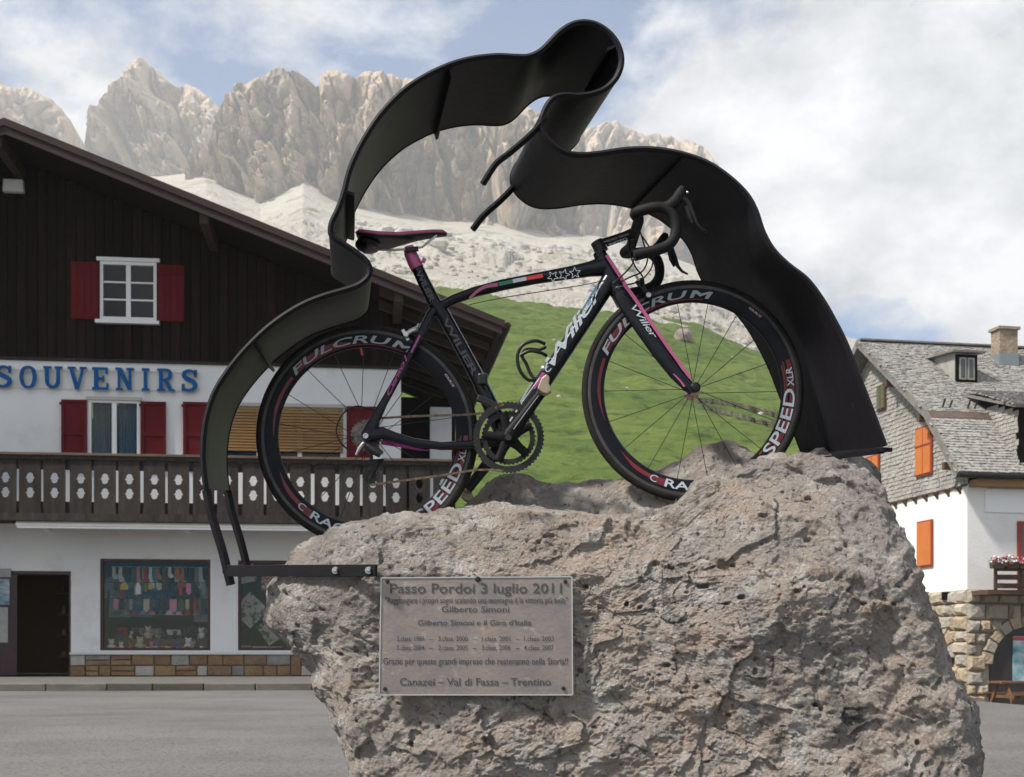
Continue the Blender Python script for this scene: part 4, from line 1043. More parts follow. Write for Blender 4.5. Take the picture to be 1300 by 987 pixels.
# ================================================================== THE SOUVENIR HOUSE
class Frame:
    def __init__(s, origin, rz): s.o = Vector(origin); s.rz = rz; s.c = math.cos(rz); s.s = math.sin(rz)
    def local(s, w): d = Vector(w) - s.o; return Vector((d.x * s.c + d.y * s.s, -d.x * s.s + d.y * s.c, d.z))
    def world(s, l): l = Vector(l); return s.o + Vector((l.x * s.c - l.y * s.s, l.x * s.s + l.y * s.c, l.z))
    def hit(s, px, py, axis=1, val=0.0):
        e = s.local((0, 0, EYE)); d = s.local(P(px, py, 1.0)) - e
        t = (val - e[axis]) / d[axis]; return e + d * t
HF = Frame(P(0, 859, 22.8), R(6.55))
def H(px, py, y=0.0): p = HF.hit(px, py, 1, y); return p.x, p.z
house = empty('souvenir_house', HF.o, (0, 0, HF.rz))
tag(house, 'alpine house with dark timber gable, white walls and a carved wooden balcony', 'house')
m_plaster = M('white_plaster', (0.76, 0.77, 0.78), (0.70, 0.71, 0.73), rough=0.85, scale=0.8, bump=0.12, bscale=25, c3=(0.58, 0.575, 0.56), s3=1.7, lo3=0.56, hi3=0.78)
m_plank = M('dark_planks', (0.0085, 0.006, 0.005), (0.016, 0.010, 0.0075), rough=0.85, spec=0.12, scale=9, stretch=(1.5, 1, 0.12), rand=0.35, bump=0.35, bscale=60, c3=(0.04, 0.026, 0.016), s3=22, lo3=0.60, hi3=0.72)
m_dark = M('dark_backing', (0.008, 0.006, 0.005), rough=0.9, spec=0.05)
m_fascia = M('fascia_brown', (0.042, 0.028, 0.027), (0.032, 0.022, 0.021), rough=0.75, spec=0.2, scale=3, stretch=(0.2, 1, 1), bump=0.1, bscale=30)
m_soffit = M('soffit_wood', (0.010, 0.007, 0.006), (0.016, 0.011, 0.008), rough=0.85, spec=0.1, scale=4, stretch=(1, 0.2, 1))
m_beam = M('beam_wood', (0.055, 0.033, 0.020), (0.035, 0.022, 0.014), rough=0.8, scale=6, stretch=(1, 0.3, 1), bump=0.3, bscale=30)
m_rail = M('balcony_wood', (0.046, 0.040, 0.037), (0.027, 0.023, 0.021), rough=0.85, spec=0.15, scale=5, stretch=(2.0, 1, 0.25), rand=0.2, bump=0.5, bscale=40, c3=(0.10, 0.085, 0.075), s3=16, lo3=0.6, hi3=0.75)
m_handrail = M('handrail_wood', (0.13, 0.085, 0.058), (0.075, 0.05, 0.038), rough=0.8, scale=3, stretch=(0.3, 1, 1))
m_shut = M('red_shutter', (0.125, 0.008, 0.012), (0.100, 0.007, 0.010), rough=0.6, scale=3, bump=0.1, bscale=40, rand=0.08, spec=0.12)
m_wframe = M('white_frame', (0.78, 0.79, 0.80), rough=0.5)
m_curtain = M('curtain_green', (0.20, 0.24, 0.22), (0.12, 0.15, 0.14), rough=0.9, scale=5, stretch=(6, 1, 0.3))
m_lace = M('lace_curtain', (0.22, 0.25, 0.25), (0.30, 0.33, 0.33), rough=0.9, scale=8)
m_flower = M('lace_flower', (0.75, 0.78, 0.78), rough=0.9)
m_blind = M('ochre_blind', (0.30, 0.165, 0.055), (0.26, 0.14, 0.045), rough=0.5, scale=4)
m_glass = glass_mat()
m_shopframe = M('shop_frame', (0.060, 0.022, 0.014), (0.045, 0.018, 0.012), rough=0.5, scale=8)
m_stones = [M('base_stone_ochre', (0.32, 0.21, 0.11), (0.24, 0.15, 0.08), rough=0.9, scale=5, bump=0.7, bscale=18, rand=0.25),
            M('base_stone_grey', (0.34, 0.33, 0.31), (0.25, 0.24, 0.22), rough=0.9, scale=5, bump=0.7, bscale=18, rand=0.2),
            M('base_stone_brown', (0.19, 0.12, 0.08), (0.26, 0.17, 0.11), rough=0.9, scale=5, bump=0.7, bscale=18, rand=0.25),
            M('base_stone_pale', (0.48, 0.45, 0.40), (0.38, 0.35, 0.30), rough=0.9, scale=5, bump=0.7, bscale=18, rand=0.15)]
m_mortar = M('mortar', (0.17, 0.155, 0.14), rough=0.95, bump=0.4, bscale=60)

def wall_holes(mb, x0, x1, z0, z1, holes, y0, y1):
    xs = sorted({x0, x1, *[min(max(v, x0), x1) for h in holes for v in h[:2]]}); zs = sorted({z0, z1, *[min(max(v, z0), z1) for h in holes for v in h[2:]]})
    for i in range(len(xs) - 1):
        for k in range(len(zs) - 1):
            cx, cz = (xs[i] + xs[i+1]) / 2, (zs[k] + zs[k+1]) / 2
            if any(h[0] < cx < h[1] and h[2] < cz < h[3] for h in holes): continue
            mb.box(xs[i], xs[i+1], y0, y1, zs[k], zs[k+1])
    return mb
XL = -9.0; XR = H(509, 600)[0]
def hole(a, b, c, d, y=0.0):        # photo pixels: left, right, top, bottom
    return (H(a, (c + d) / 2, y)[0], H(b, (c + d) / 2, y)[0], H((a + b) / 2, d, y)[1], H((a + b) / 2, c, y)[1])
h_up = hole(127, 199, 333, 407); h_door = hole(112, 178, 508, 590); h_blind = hole(272, 436, 516, 590)
h_shop1 = hole(127, 267, 710, 826); h_shop2 = hole(302, 446, 712, 826); h_ent = hole(-46, 90, 725, 859)
ZW = H(250, 459)[1]; ZB = H(250, 655)[1]; ZF0 = 0.0
h_ent = (h_ent[0], h_ent[1], 0.0, h_ent[3])
wall_holes(MB(), XL, XR, ZB, ZW, [h_door, h_blind], 0.0, 0.30).build('upper_wall', m_plaster, house)
wall_holes(MB(), XL, XR, 0.0, ZB - 0.002, [h_shop1, h_shop2, h_ent], 0.0, 0.30).build('ground_floor_wall', m_plaster, house)
for (x0, x1) in ((XL, XL + 0.3), (XR - 0.3, XR)): MB().box(x0, x1, 0.302, 6.0, 0.0, ZW).build('side_wall', m_plaster, house)
MB().box(XL, XR, 6.0, 6.3, 0.0, ZW).build('rear_wall', m_plaster, house)
MB().box(XL + 0.3, XR - 0.3, 0.31, 5.98, ZB - 0.12, ZB - 0.02).build('floor_slab', m_dark, house)
# the roof: apex and eave traced at the verge, 1.6 m before the wall
RY = -1.6
xa, za = H(6, 152, RY); xe, ze = H(641, 409, RY)
sl_ = (za - ze) / (xe - xa); TH = 0.20
def roof_z(x): return za - abs(x - xa) * sl_
for sg in (1, -1):
    X = lambda x: xa + sg * (x - xa)
    MB().prism([(X(xa), za), (X(xe), ze), (X(xe), ze - TH * 0.45), (X(xa), za - TH * 0.45)], RY + 0.03, 6.9).build('roof', m_fascia, house)
    MB().prism([(X(xa), za - TH * 0.46), (X(xe - 0.1), ze + 0.04 - TH * 0.46), (X(xe - 0.1), ze + 0.04 - TH * 0.62), (X(xa), za - TH * 0.62)], RY + 0.06, 6.8).build('soffit_boards', m_soffit, house)
    MB().prism([(X(xa), za + 0.02), (X(xe), ze + 0.02), (X(xe), ze - 0.10), (X(xa), za - 0.10)], RY - 0.03, RY + 0.026).build('verge_board', m_fascia, house)
    MB().prism([(X(xa), za - 0.102), (X(xe - 0.05), ze - 0.085), (X(xe - 0.05), ze - 0.21), (X(xa), za - 0.235)], RY + 0.0, RY + 0.05).build('verge_board', m_fascia, house)
    MB().tube([(X(xe) + sg * 0.05, RY, ze - 0.06), (X(xe) + sg * 0.05, 6.8, ze - 0.06)], 0.06, 10).build('gutter', m_fascia, house, smooth=True)
    # rafters under the overhanging eave
    if sg == 1:
        for k in range(9):
            y = -1.2 + k * 0.9; a = XR - 0.4
            MB().prism([(a, roof_z(a) - TH * 0.62), (xe - 0.15, ze + 0.06 - TH * 0.62), (xe - 0.15, ze - 0.05 - TH * 0.62), (a, roof_z(a) - TH * 0.62 - 0.16)], y, y + 0.1).build('rafter', m_beam, house)
# purlins carrying the overhang
for px in (13, 266, 505):
    x = H(px, 300, -0.7)[0]; z = roof_z(x) - TH * 0.62 - 0.02
    MB().box(x - 0.075, x + 0.075, -1.5, 0.05, z - 0.22, z - 0.02).build('purlin', m_beam, house, bevel=0.01)
# timber gable: backing plus single planks
bk = MB()
bk.prism([(XL, ZW + 0.002), (XR, ZW + 0.002), (XR, roof_z(XR) - TH * 0.62), (xa, za - TH * 0.62), (XL, roof_z(XL) - TH * 0.62)], 0.06, 0.10)
gable = bk.build('gable_wall', m_dark, house)
pw = 0.168; x = -2.2; k = 0
rng = random.Random(5)
while x < XR - 0.02:
    w = min(pw * rng.uniform(0.9, 1.08), XR - x); xm = x + w / 2; top = roof_z(xm) - TH * 0.62 - 0.02
    yj = rng.choice((0.0, 0.0, -0.010, -0.018)); segs = [(ZW - 0.05, top)]
    if h_up[0] - 0.1 < xm < h_up[1] + 0.1: segs = [(ZW - 0.05, h_up[2] - 0.02), (h_up[3] + 0.02, top)]
    for a, b in segs: MB().box(x, x + w - 0.012, yj, 0.058, a, b).build('plank', m_plank, gable)
    x += w; k += 1
MB().box(XL, XR + 0.02, -0.05, 0.0, ZW - 0.06, ZW - 0.01).build('ledge_board', m_rail, house)
# --- windows
def shutter_planks(px0, px1, py0, py1, pyr, name='shutter', n=4):
    x0, z1 = H(px0, py0, -0.05); x1, _ = H(px1, pyr, -0.05); _, z0 = H(px0, py1, -0.05)
    o = MB().box(x0, x1, -0.055, -0.03, z0, z1).build(name, m_shut, house)
    w = (x1 - x0) / n
    for k in range(n): MB().box(x0 + k * w + 0.004, x0 + (k + 1) * w - 0.004, -0.066, -0.0545, z0 + 0.003, z1 - 0.003).build('board', m_shut, o)
    for t in (0.12, 0.86): MB().box(x0 + 0.01, x1 - 0.01, -0.080, -0.0665, lerp(z0, z1, t) - 0.03, lerp(z0, z1, t) + 0.03).build('batten', m_shut, o)
    return o
def shutter_panel(px0, px1, py0, py1, name='shutter'):
    x0, z1 = H(px0, py0, -0.05); x1, _ = H(px1, py0, -0.05); _, z0 = H(px0, py1, -0.05)
    o = MB().box(x0, x1, -0.05, -0.025, z0, z1).build(name, m_shut, house)
    e = 0.055; zm = lerp(z0, z1, 0.48)
    for (a, b, c, d) in ((x0, x0 + e, z0, z1), (x1 - e, x1, z0, z1), (x0 + e, x1 - e, z1 - e, z1), (x0 + e, x1 - e, z0, z0 + e), (x0 + e, x1 - e, zm - e * .6, zm + e * .6)):
        MB().box(a, b, -0.075, -0.0505, c, d).build('stile', m_shut, o)
    for t in (0.06, 0.94): MB().box(x0 - 0.03, x0 + 0.02, -0.08, -0.03, lerp(z0, z1, t) - 0.02, lerp(z0, z1, t) + 0.02).build('hinge', m_black, o)
    return o
def window(hl, cols, rows, mat_back, name='window', y=0.0, fw=0.055, back=True):
    x0, x1, z0, z1 = hl; f = MB()
    for (a, b, c, d) in ((x0, x0 + fw, z0, z1), (x1 - fw, x1, z0, z1), (x0 + fw, x1 - fw, z1 - fw, z1), (x0 + fw, x1 - fw, z0, z0 + fw)): f.box(a, b, y - 0.02, y + 0.06, c, d)
    o = f.build(name, m_wframe, house)
    ix0, ix1, iz0, iz1 = x0 + fw, x1 - fw, z0 + fw, z1 - fw; cw = (ix1 - ix0) / cols; chh = (iz1 - iz0) / rows
    for c in range(1, cols): MB().box(ix0 + c * cw - 0.04, ix0 + c * cw + 0.04, y - 0.01, y + 0.05, iz0, iz1).build('mullion', m_wframe, o)
    for r in range(1, rows): MB().box(ix0, ix1, y - 0.005, y + 0.045, iz0 + r * chh - 0.014, iz0 + r * chh + 0.014).build('glazing_bar', m_wframe, o)
    for c in range(cols):
        for r in range(rows): MB().box(ix0 + c * cw + 0.01, ix0 + (c + 1) * cw - 0.01, y + 0.025, y + 0.029, iz0 + r * chh + 0.01, iz0 + (r + 1) * chh - 0.01).build('pane', m_glass, o)
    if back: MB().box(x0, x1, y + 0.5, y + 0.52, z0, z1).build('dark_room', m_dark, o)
    return o
w = window(h_up, 2, 3, None)
def pleats(x0, x1, z0, z1, y, mat, parent, n=14, amp=0.02, name='curtain'):
    mb = MB(); vs = []
    for i in range(n * 4 + 1):
        t = i / (n * 4); yy = y + amp * math.sin(t * n * 2 * math.pi)
        vs += [(lerp(x0, x1, t), yy, z0), (lerp(x0, x1, t), yy, z1)]
    mb.add(vs, [(2*i, 2*i+2, 2*i+3, 2*i+1) for i in range(n * 4)]); return mb.build(name, mat, parent, smooth=True)
pleats(h_up[0], h_up[1], h_up[2], h_up[3], 0.12, m_lace, w, 12)
for c in range(2):          # flower motifs of the lace, two petalled discs in each pane
    for r in range(3):
        cx = lerp(h_up[0], h_up[1], 0.27 + 0.46 * c); cz = lerp(h_up[2], h_up[3], 0.16 + 0.31 * r); mb = MB()
        for k in range(5):
            a = k * 2 * math.pi / 5; mb.sphere((cx + 0.03 * math.cos(a), 0.085, cz + 0.03 * math.sin(a)), (0.024, 0.004, 0.024), 8, 4)
        mb.sphere((cx + 0.05, 0.085, cz - 0.06), (0.03, 0.004, 0.02), 8, 4); mb.sphere((cx - 0.03, 0.085, cz - 0.075), (0.025, 0.004, 0.03), 8, 4)
        mb.build('lace_flower', m_flower, w)
x0, z1 = H(123, 329); x1, _ = H(203, 331); MB().box(x0, x1, -0.05, 0.0, z1 - 0.035, z1 + 0.03).build('window_head', m_wframe, house)
x0, z1 = H(122, 407); x1, _ = H(203, 407); MB().box(x0, x1, -0.11, 0.0, z1 - 0.06, z1 + 0.0).build('window_sill', m_wframe, house)
shutter_planks(90, 125, 332, 405, 334); shutter_planks(200, 234, 336, 408, 336)
w = window(h_door, 2, 1, None)
for c in (0, 1): 
    a = lerp(h_door[0], h_door[1], 0.5 * c) + 0.05; b = lerp(h_door[0], h_door[1], 0.5 * c + 0.5) - 0.05
    pleats(a, b, h_door[2], h_door[3], 0.16, m_curtain, w, 7, 0.03)
x0, z1 = H(110, 506); x1, _ = H(180, 508); MB().box(x0, x1, -0.06, 0.0, z1 - 0.03, z1 + 0.03).build('window_head', M('grey_lintel', (0.45, 0.43, 0.40), rough=0.8), house)
shutter_panel(78, 110, 507.5, 590); shutter_panel(179, 210.5, 510, 590); shutter_panel(232.5, 269, 510.5, 590); shutter_panel(440, 481, 516, 590)
w = window(h_blind, 3, 1, None, y=0.05)
zb0 = H(350, 574)[1]; n = 15; zt = h_blind[3] - 0.03
bl = empty('roller_blind', (0, 0, 0), parent=w)
for k in range(n):
    z = lerp(zb0, zt, (k + 0.5) / n); hgt = (zt - zb0) / n
    MB().prism([(-0.012, z - hgt * 0.5 + 0.004), (-0.026, z - hgt * 0.2), (-0.026, z + hgt * 0.25), (-0.012, z + hgt * 0.5 - 0.002)], h_blind[0] + 0.01, h_blind[1] - 0.01, 'yz').build('slat', m_blind, bl)
x0, z1 = H(268, 513); x1, _ = H(438, 516); MB().box(x0, x1, -0.05, 0.0, z1 - 0.03, z1 + 0.03).build('window_head', MATS['grey_lintel'], house)
# --- balcony
BY = -1.15
bx0 = -6.0; bx1 = H(577, 600, BY)[0]; zr = H(250, 581, BY)[1]; zbb = H(250, 654, BY)[1]
balc = MB().box(bx0, bx1, BY - 0.02, -0.001, zbb - 0.07, zbb - 0.015).build('balcony', m_rail, house)
MB().box(bx0, bx1, BY - 0.05, BY - 0.022, zbb - 0.13, zbb + 0.0).build('floor_beam', m_rail, balc)
MB().box(bx0, bx1, BY - 0.07, BY + 0.08, zr - 0.01, zr + 0.035).build('handrail', m_handrail, balc, bevel=0.006)
MB().box(bx0, bx1, BY - 0.045, BY + 0.05, zr - 0.075, zr - 0.0105).build('top_beam', m_rail, balc)
MB().box(bx0, bx1, BY + 0.021, BY + 0.06, zr - 0.24, zr - 0.08).build('back_rail', m_rail, balc)
MB().box(bx0, bx1, BY + 0.021, BY + 0.06, zbb - 0.01, zbb + 0.2).build('back_rail', m_rail, balc)
def board_mesh():
    wd = 0.358; h0 = zbb - 0.02; h1 = zr - 0.074
    cu = bpy.data.curves.new('b', 'CURVE'); cu.dimensions = '2D'; cu.fill_mode = 'BOTH'; cu.extrude = 0.014
    def spl(pts):
        s = cu.splines.new('POLY'); s.points.add(len(pts) - 1)
        for p, q in zip(s.points, pts): p.co = (q[0], q[1], 0, 1)
        s.use_cyclic_u = True
    spl([(-wd/2, h0 + 0.03), (-wd/2 + 0.03, h0), (-0.03, h0), (0, h0 + 0.02), (0.03, h0), (wd/2 - 0.03, h0), (wd/2, h0 + 0.03), (wd/2, h1), (-wd/2, h1)])
    u = 1 / 88.0          # metres per pixel on the railing
    for cy, fl in ((H(250, 610, BY)[1], 1), (H(250, 628.3, BY)[1], -1)):
        pts = []
        for k in range(28):
            a = 2 * math.pi * k / 28; rx = 5.0 * u; rz = 8.0 * u
            pts.append([rx * math.cos(a), cy + rz * math.sin(a)])
        body = [(0, 8), (2.6, 7.4), (4.4, 5), (4.9, 2.2), (5.2, 1.2), (7.0, 0), (5.2, -1.4), (4.6, -2.6), (4.2, -5.2), (2.4, -7.2), (0, -7.8)]
        right = [(a * u, cy + fl * b * u) for a, b in body]; left = [(-a * u, cy + fl * b * u) for a, b in body[1:-1]][::-1]
        spl(right + left)
    ob = bpy.data.objects.new('b', cu); me = bpy.data.meshes.new_from_object(ob); bpy.data.objects.remove(ob)
    me.transform(Matrix.Rotation(R(90), 4, 'X')); me.materials.append(m_rail); return me
bme = board_mesh()
xg = H(22.0, 615, BY)[0]; per = (H(243.2, 615, BY)[0] - xg) / 7
k = -8
while True:
    xc = xg + per * (k + 0.5)
    if xc > bx1 - 0.1: break
    if xc > bx0 + 0.1:
        o = link_mesh('board', bme, balc); o.location = (xc, BY, 0); o.rotation_euler = (0, R(rng.uniform(-0.25, 0.25)), 0)
    k += 1
# --- recessed wing and pillar beyond the corner
x0, _ = H(500, 550, 4.0); x1, _ = H(578, 550, 4.0); zt_ = H(540, 505, 4.0)[1]
MB().box(x0, x1, 4.0, 6.0, 0.0, zt_).build('side_wing', m_plank, house)
x0, zt_ = H(546, 518, 3.7); x1, _ = H(573, 518, 3.7); MB().box(x0, x1, 3.6, 3.9, 0, zt_).build('pillar', m_plaster, house)
# --- awning cassette under the balcony
x0, z1 = H(20, 661.5, -1.15); x1, z0 = H(430, 672, -1.15)
aw = empty('awning', HF.world((0, 0, 0)), (0, 0, HF.rz)); tag(aw, 'rolled cream awning cassette fixed under the balcony', 'awning')
MB().prism([(-1.16, z0), (-1.16, z1 - 0.04), (-1.12, z1), (-0.98, z1), (-0.96, z0)], x0, x1, 'yz').build('cassette', M('awning_cream', (0.72, 0.70, 0.64), (0.66, 0.64, 0.58), rough=0.6, scale=2), aw)
MB().box(x0 + 0.02, x1 - 0.02, -1.15, -1.06, z0 - 0.035, z0 - 0.002).build('front_bar', m_wframe, aw)
for t in (0.05, 0.5, 0.95): MB().box(lerp(x0, x1, t) - 0.04, lerp(x0, x1, t) + 0.04, -0.97, -0.0, z1 - 0.06, z1 - 0.005).build('bracket', m_wframe, aw)
# --- stone base: mortar backing, single stones, sill course
base = MB().box(h_ent[1] + 0.001, XR, -0.05, -0.002, 0.0, 0.385).build('stone_base', m_mortar, house)
x = h_ent[1] + 0.005; rng2 = random.Random(9)
def stone(x0, x1, z0, z1, mat, parent, y0, y1, name='stone', jit=0.012):
    mb = MB(); r = lambda: rng2.uniform(-jit, jit)
    xa_, xb_, za_, zb_ = x0 + 0.008, x1 - 0.008, z0 + 0.008, z1 - 0.008
    f = [(xa_ + abs(r()), y0 + r() * .8, za_ + abs(r())), (xb_ - abs(r()), y0 + r() * .8, za_ + abs(r())), (xb_ - abs(r()), y0 + r() * .8, zb_ - abs(r())), (xa_ + abs(r()), y0 + r() * .8, zb_ - abs(r()))]
    m_ = [(xa_, y0 + 0.018, za_), (xb_, y0 + 0.018, za_), (xb_, y0 + 0.018, zb_), (xa_, y0 + 0.018, zb_)]
    b = [(p[0], y1, p[2]) for p in m_]
    mb.add(f + m_ + b, [(0,1,2,3),(0,4,5,1),(1,5,6,2),(2,6,7,3),(3,7,4,0),(4,8,9,5),(5,9,10,6),(6,10,11,7),(7,11,8,4)])
    return mb.build(name, mat, parent)
while x < XR - 0.1:
    if rng2.random() < 0.16:
        w_ = rng2.uniform(0.14, 0.24); stone(x, x + w_, 0.0, 0.385, m_stones[rng2.choice((0, 1, 2, 3))], base, -0.09, -0.049); x += w_; continue
    w_ = rng2.uniform(0.55, 0.95); zz = 0.0
    for (za_, zb_) in ((0.0, 0.19), (0.19, 0.385)):
        xx = x; 
        while xx < x + w_ - 0.05:
            ww = min(rng2.uniform(0.22, 0.5), x + w_ - xx); ww = ww if x + w_ - xx - ww > 0.12 else x + w_ - xx
            if rng2.random() < 0.25:
                zm = (za_ + zb_) / 2
                stone(xx, xx + ww, za_, zm, m_stones[rng2.choice((0, 0, 2, 3))], base, -0.09, -0.049); stone(xx, xx + ww, zm, zb_, m_stones[rng2.choice((0, 1, 2))], base, -0.09, -0.049)
            else: stone(xx, xx + ww, za_, zb_, m_stones[rng2.choice((0, 0, 0, 1, 2, 3))], base, -0.09, -0.049)
            xx += ww
    x += w_
MB().box(h_ent[1] + 0.002, XR, -0.12, -0.001, 0.386, 0.425).build('sill_course', M('sill_stone', (0.62, 0.61, 0.59), rough=0.8), house)
# --- shop windows
def shop(hl, nm):
    x0, x1, z0, z1 = hl; f = MB(); e = 0.05
    for (a, b, c, d) in ((x0, x0 + e, z0, z1), (x1 - e, x1, z0, z1), (x0 + e, x1 - e, z1 - e, z1), (x0 + e, x1 - e, z0, z0 + e)): f.box(a, b, 0.03, 0.12, c, d)
    o = f.build('shop_window', m_shopframe, house)
    MB().box(x0 + e, x1 - e, 0.07, 0.076, z0 + e, z1 - e).build('pane', m_glass, o)
    mb = MB(); mb.box(x0, x1, 0.13, 1.3, z0 - 0.06, z0 - 0.01); mb.build('display_floor', M('display_wood', (0.16, 0.10, 0.06), rough=0.7), o)
    MB().box(x0 - 0.1, x1 + 0.1, 1.3, 1.34, z0 - 0.1, z1 + 0.1).build('display_back', M('display_back', (0.022, 0.018, 0.016), rough=0.9), o)
    return hl
shop(h_shop1, 1); shop(h_shop2, 2)
# --- entrance: dark room with shelves, door leaf with posters
ex0, ex1, _, ez1 = h_ent
room = MB(); room.box(ex0, ex1 + 0.6, 3.2, 3.24, 0.0, 2.6); room.build('shop_room_wall', M('room_brown', (0.22, 0.13, 0.07), rough=0.9), house)
MB().box(ex0 - 0.5, ex1 + 0.6, 0.31, 3.2, -0.09, -0.002).build('shop_floor', M('room_floor', (0.10, 0.06, 0.035), rough=0.6), house)
dx = H(22, 800)[0]
MB().box(ex1 - 0.04, ex1, 0.02, 0.25, 0.0, ez1).build('door_jamb', m_shopframe, house)
MB().box(ex0, ex1 - 0.041, 0.02, 0.25, ez1 - 0.06, ez1).build('door_head', m_shopframe, house)
leaf = MB().box(ex0, dx, -0.02, 0.03, 0.02, ez1 - 0.07).build('door_leaf', M('door_purple', (0.030, 0.012, 0.016), (0.045, 0.015, 0.02), rough=0.5, scale=4), house)
x0, z1 = H(-40, 735, -0.03); x1, z0 = H(12, 768, -0.03)
pst = M('poster_blue', (0.02, 0.10, 0.17), (0.45, 0.55, 0.60), rough=0.5, scale=4, stretch=(0.6, 1, 2.0))
MB().box(x0, x1, -0.032, -0.021, z0, z1).build('poster', pst, leaf)
x0, z1 = H(-40, 771, -0.03); x1, z0 = H(10, 816, -0.03)
MB().box(x0, x1, -0.032, -0.021, z0, z1).build('notice', M('notice_grey', (0.26, 0.27, 0.26), (0.34, 0.35, 0.33), rough=0.6, scale=10), leaf)
x0, z1 = H(-40, 722, -0.03); x1, z0 = H(14, 733, -0.03)
MB().box(x0, x1, -0.032, -0.0205, z0, z1).build('notice', MATS['notice_grey'], leaf)
gm = [M('goods_%s' % n, c, rough=0.7) for n, c in dict(amber=(0.36, 0.20, 0.05), brown=(0.16, 0.09, 0.05), cream=(0.5, 0.44, 0.33), rust=(0.26, 0.08, 0.03), straw=(0.40, 0.30, 0.14)).items()]
for r in range(5):
    z = 0.35 + r * 0.42
    sh = MB().box(dx + 0.05, ex1 - 0.05, 2.75, 3.19, z - 0.025, z).build('shelf', M('shelf_wood', (0.36, 0.22, 0.10), rough=0.7), house)
    xx = dx + 0.1
    while xx < ex1 - 0.15:
        s = rng.uniform(0.05, 0.11); hh = rng.uniform(0.08, 0.26)
        wp = HF.world((xx + s / 2, 2.92, z)); mb = MB()
        jar = rng.random() < 0.5
        if jar: mb.lathe([(0.0, 0.0), (s * 0.42, 0.0), (s * 0.5, hh * 0.3), (s * 0.42, hh * 0.7), (s * 0.2, hh * 0.85), (s * 0.22, hh), (0.0, hh)], (0, 0, 0), 'Z', 10, closed=False)
        else: mb.prism([(-s / 2, 0), (s / 2, 0), (s / 2 * .9, hh * 0.8), (0, hh), (-s / 2 * .9, hh * 0.8)], -0.05, 0.05)
        sm = rng.choice(gm); o = mb.build('shelf_souvenir', sm); o.location = wp; o.rotation_euler = (0, 0, HF.rz)
        tag(o, '%s %s souvenir on the %s shelf inside the dark shop door' % (sm.name[6:], 'jar shaped' if jar else 'house shaped', ('lowest', 'second', 'third', 'fourth', 'top')[r]), 'souvenir', 'souvenirs on the shelves inside the door')
        xx += s + rng.uniform(0.02, 0.12)
# --- sign letters
def serif_letter(ch):
    """unit-high slab-serif letter as list of polygons (x, z)"""
    w = 0.20; t = 0.11
    def rect(a, b, c, d): return [(a, c), (b, c), (b, d), (a, d)]
    def stroke(pts, ws):
        c = smooth_curve(pts, 26); l, r = [], []
        for i in range(len(c)):
            tt = c[min(i+1, len(c)-1)] - c[max(i-1, 0)]; tt = tt / np.hypot(*tt); nn = np.array([-tt[1], tt[0]]); ww = np.interp(i / (len(c)-1), np.linspace(0, 1, len(ws)), ws) / 2
            l.append(tuple(c[i] + nn * ww)); r.append(tuple(c[i] - nn * ww))
        return [[l[i], l[i+1], r[i+1], r[i]] for i in range(len(c) - 1)]
    def quad(a, b, ww): return [(a[0] - ww/2, a[1]), (a[0] + ww/2, a[1]), (b[0] + ww/2, b[1]), (b[0] - ww/2, b[1])]
    o = []
    if ch == 'S': o += stroke([(0.66, 0.74), (0.62, 0.86), (0.46, 0.93), (0.28, 0.90), (0.17, 0.77), (0.24, 0.62), (0.42, 0.52), (0.60, 0.42), (0.66, 0.26), (0.56, 0.11), (0.38, 0.06), (0.20, 0.11), (0.13, 0.26)], [.08, .12, .14, .19, .20, .20, .20, .19, .14, .12, .08]); o += [rect(.60, .72, .66, .98), rect(.08, .20, .02, .34)]
    if ch == 'O': o += stroke([(0.42, 0.95), (0.22, 0.86), (0.12, 0.50), (0.22, 0.14), (0.42, 0.05), (0.62, 0.14), (0.72, 0.50), (0.62, 0.86), (0.42, 0.95)], [.10, .17, .20, .17, .10, .17, .20, .17, .10])
    if ch == 'U': o += stroke([(0.17, 0.92), (0.17, 0.5), (0.20, 0.22), (0.42, 0.07), (0.63, 0.22), (0.66, 0.5), (0.66, 0.92)], [.2, .2, .18, .14, .18, .17, .16]); o += [rect(0, .36, .9, 1), rect(.5, .84, .9, 1)]
    if ch == 'V': o += [quad((.42, 0.0), (.14, .92), .21), quad((.44, 0.0), (.70, .92), .15), rect(-.04, .34, .9, 1), rect(.54, .88, .9, 1)]
    if ch == 'E': o += [rect(.08, .28, .05, .95), rect(0, .68, .88, 1), rect(0, .72, 0, .12), rect(.28, .52, .44, .56), rect(.58, .68, .72, .9), rect(.61, .72, .1, .3), rect(.45, .53, .36, .64)]
    if ch == 'N': o += [rect(.09, .23, .05, .95), rect(.61, .75, .02, .95), quad((.68, .02), (.18, .98), .22), rect(0, .34, 0, .1), rect(-.02, .26, .9, 1), rect(.5, .86, .9, 1)]
    if ch == 'I': o += [rect(.1, .3, .05, .95), rect(0, .4, 0, .11), rect(0, .4, .89, 1)]
    if ch == 'R': o += [rect(.09, .29, .05, .95), rect(0, .38, 0, .11), rect(0, .3, .9, 1)] + stroke([(0.28, 0.94), (0.5, 0.93), (0.62, 0.84), (0.62, 0.64), (0.5, 0.53), (0.28, 0.5)], [.12, .13, .19, .19, .13, .11]) + [quad((.68, 0.02), (.42, .52), .22), rect(.56, .86, 0, .1)]
    return o
m_sign = M('sign_blue', (0.001, 0.085, 0.27), (0.001, 0.095, 0.30), rough=0.5, scale=5, spec=0.15)
m_signside = M('sign_side_cream', (0.62, 0.58, 0.50), rough=0.6)
sign = empty('shop_sign', HF.o, (0, 0, HF.rz)); tag(sign, 'blue raised slab serif letters spelling the shop sign across the white wall', 'sign')
SY = -0.10
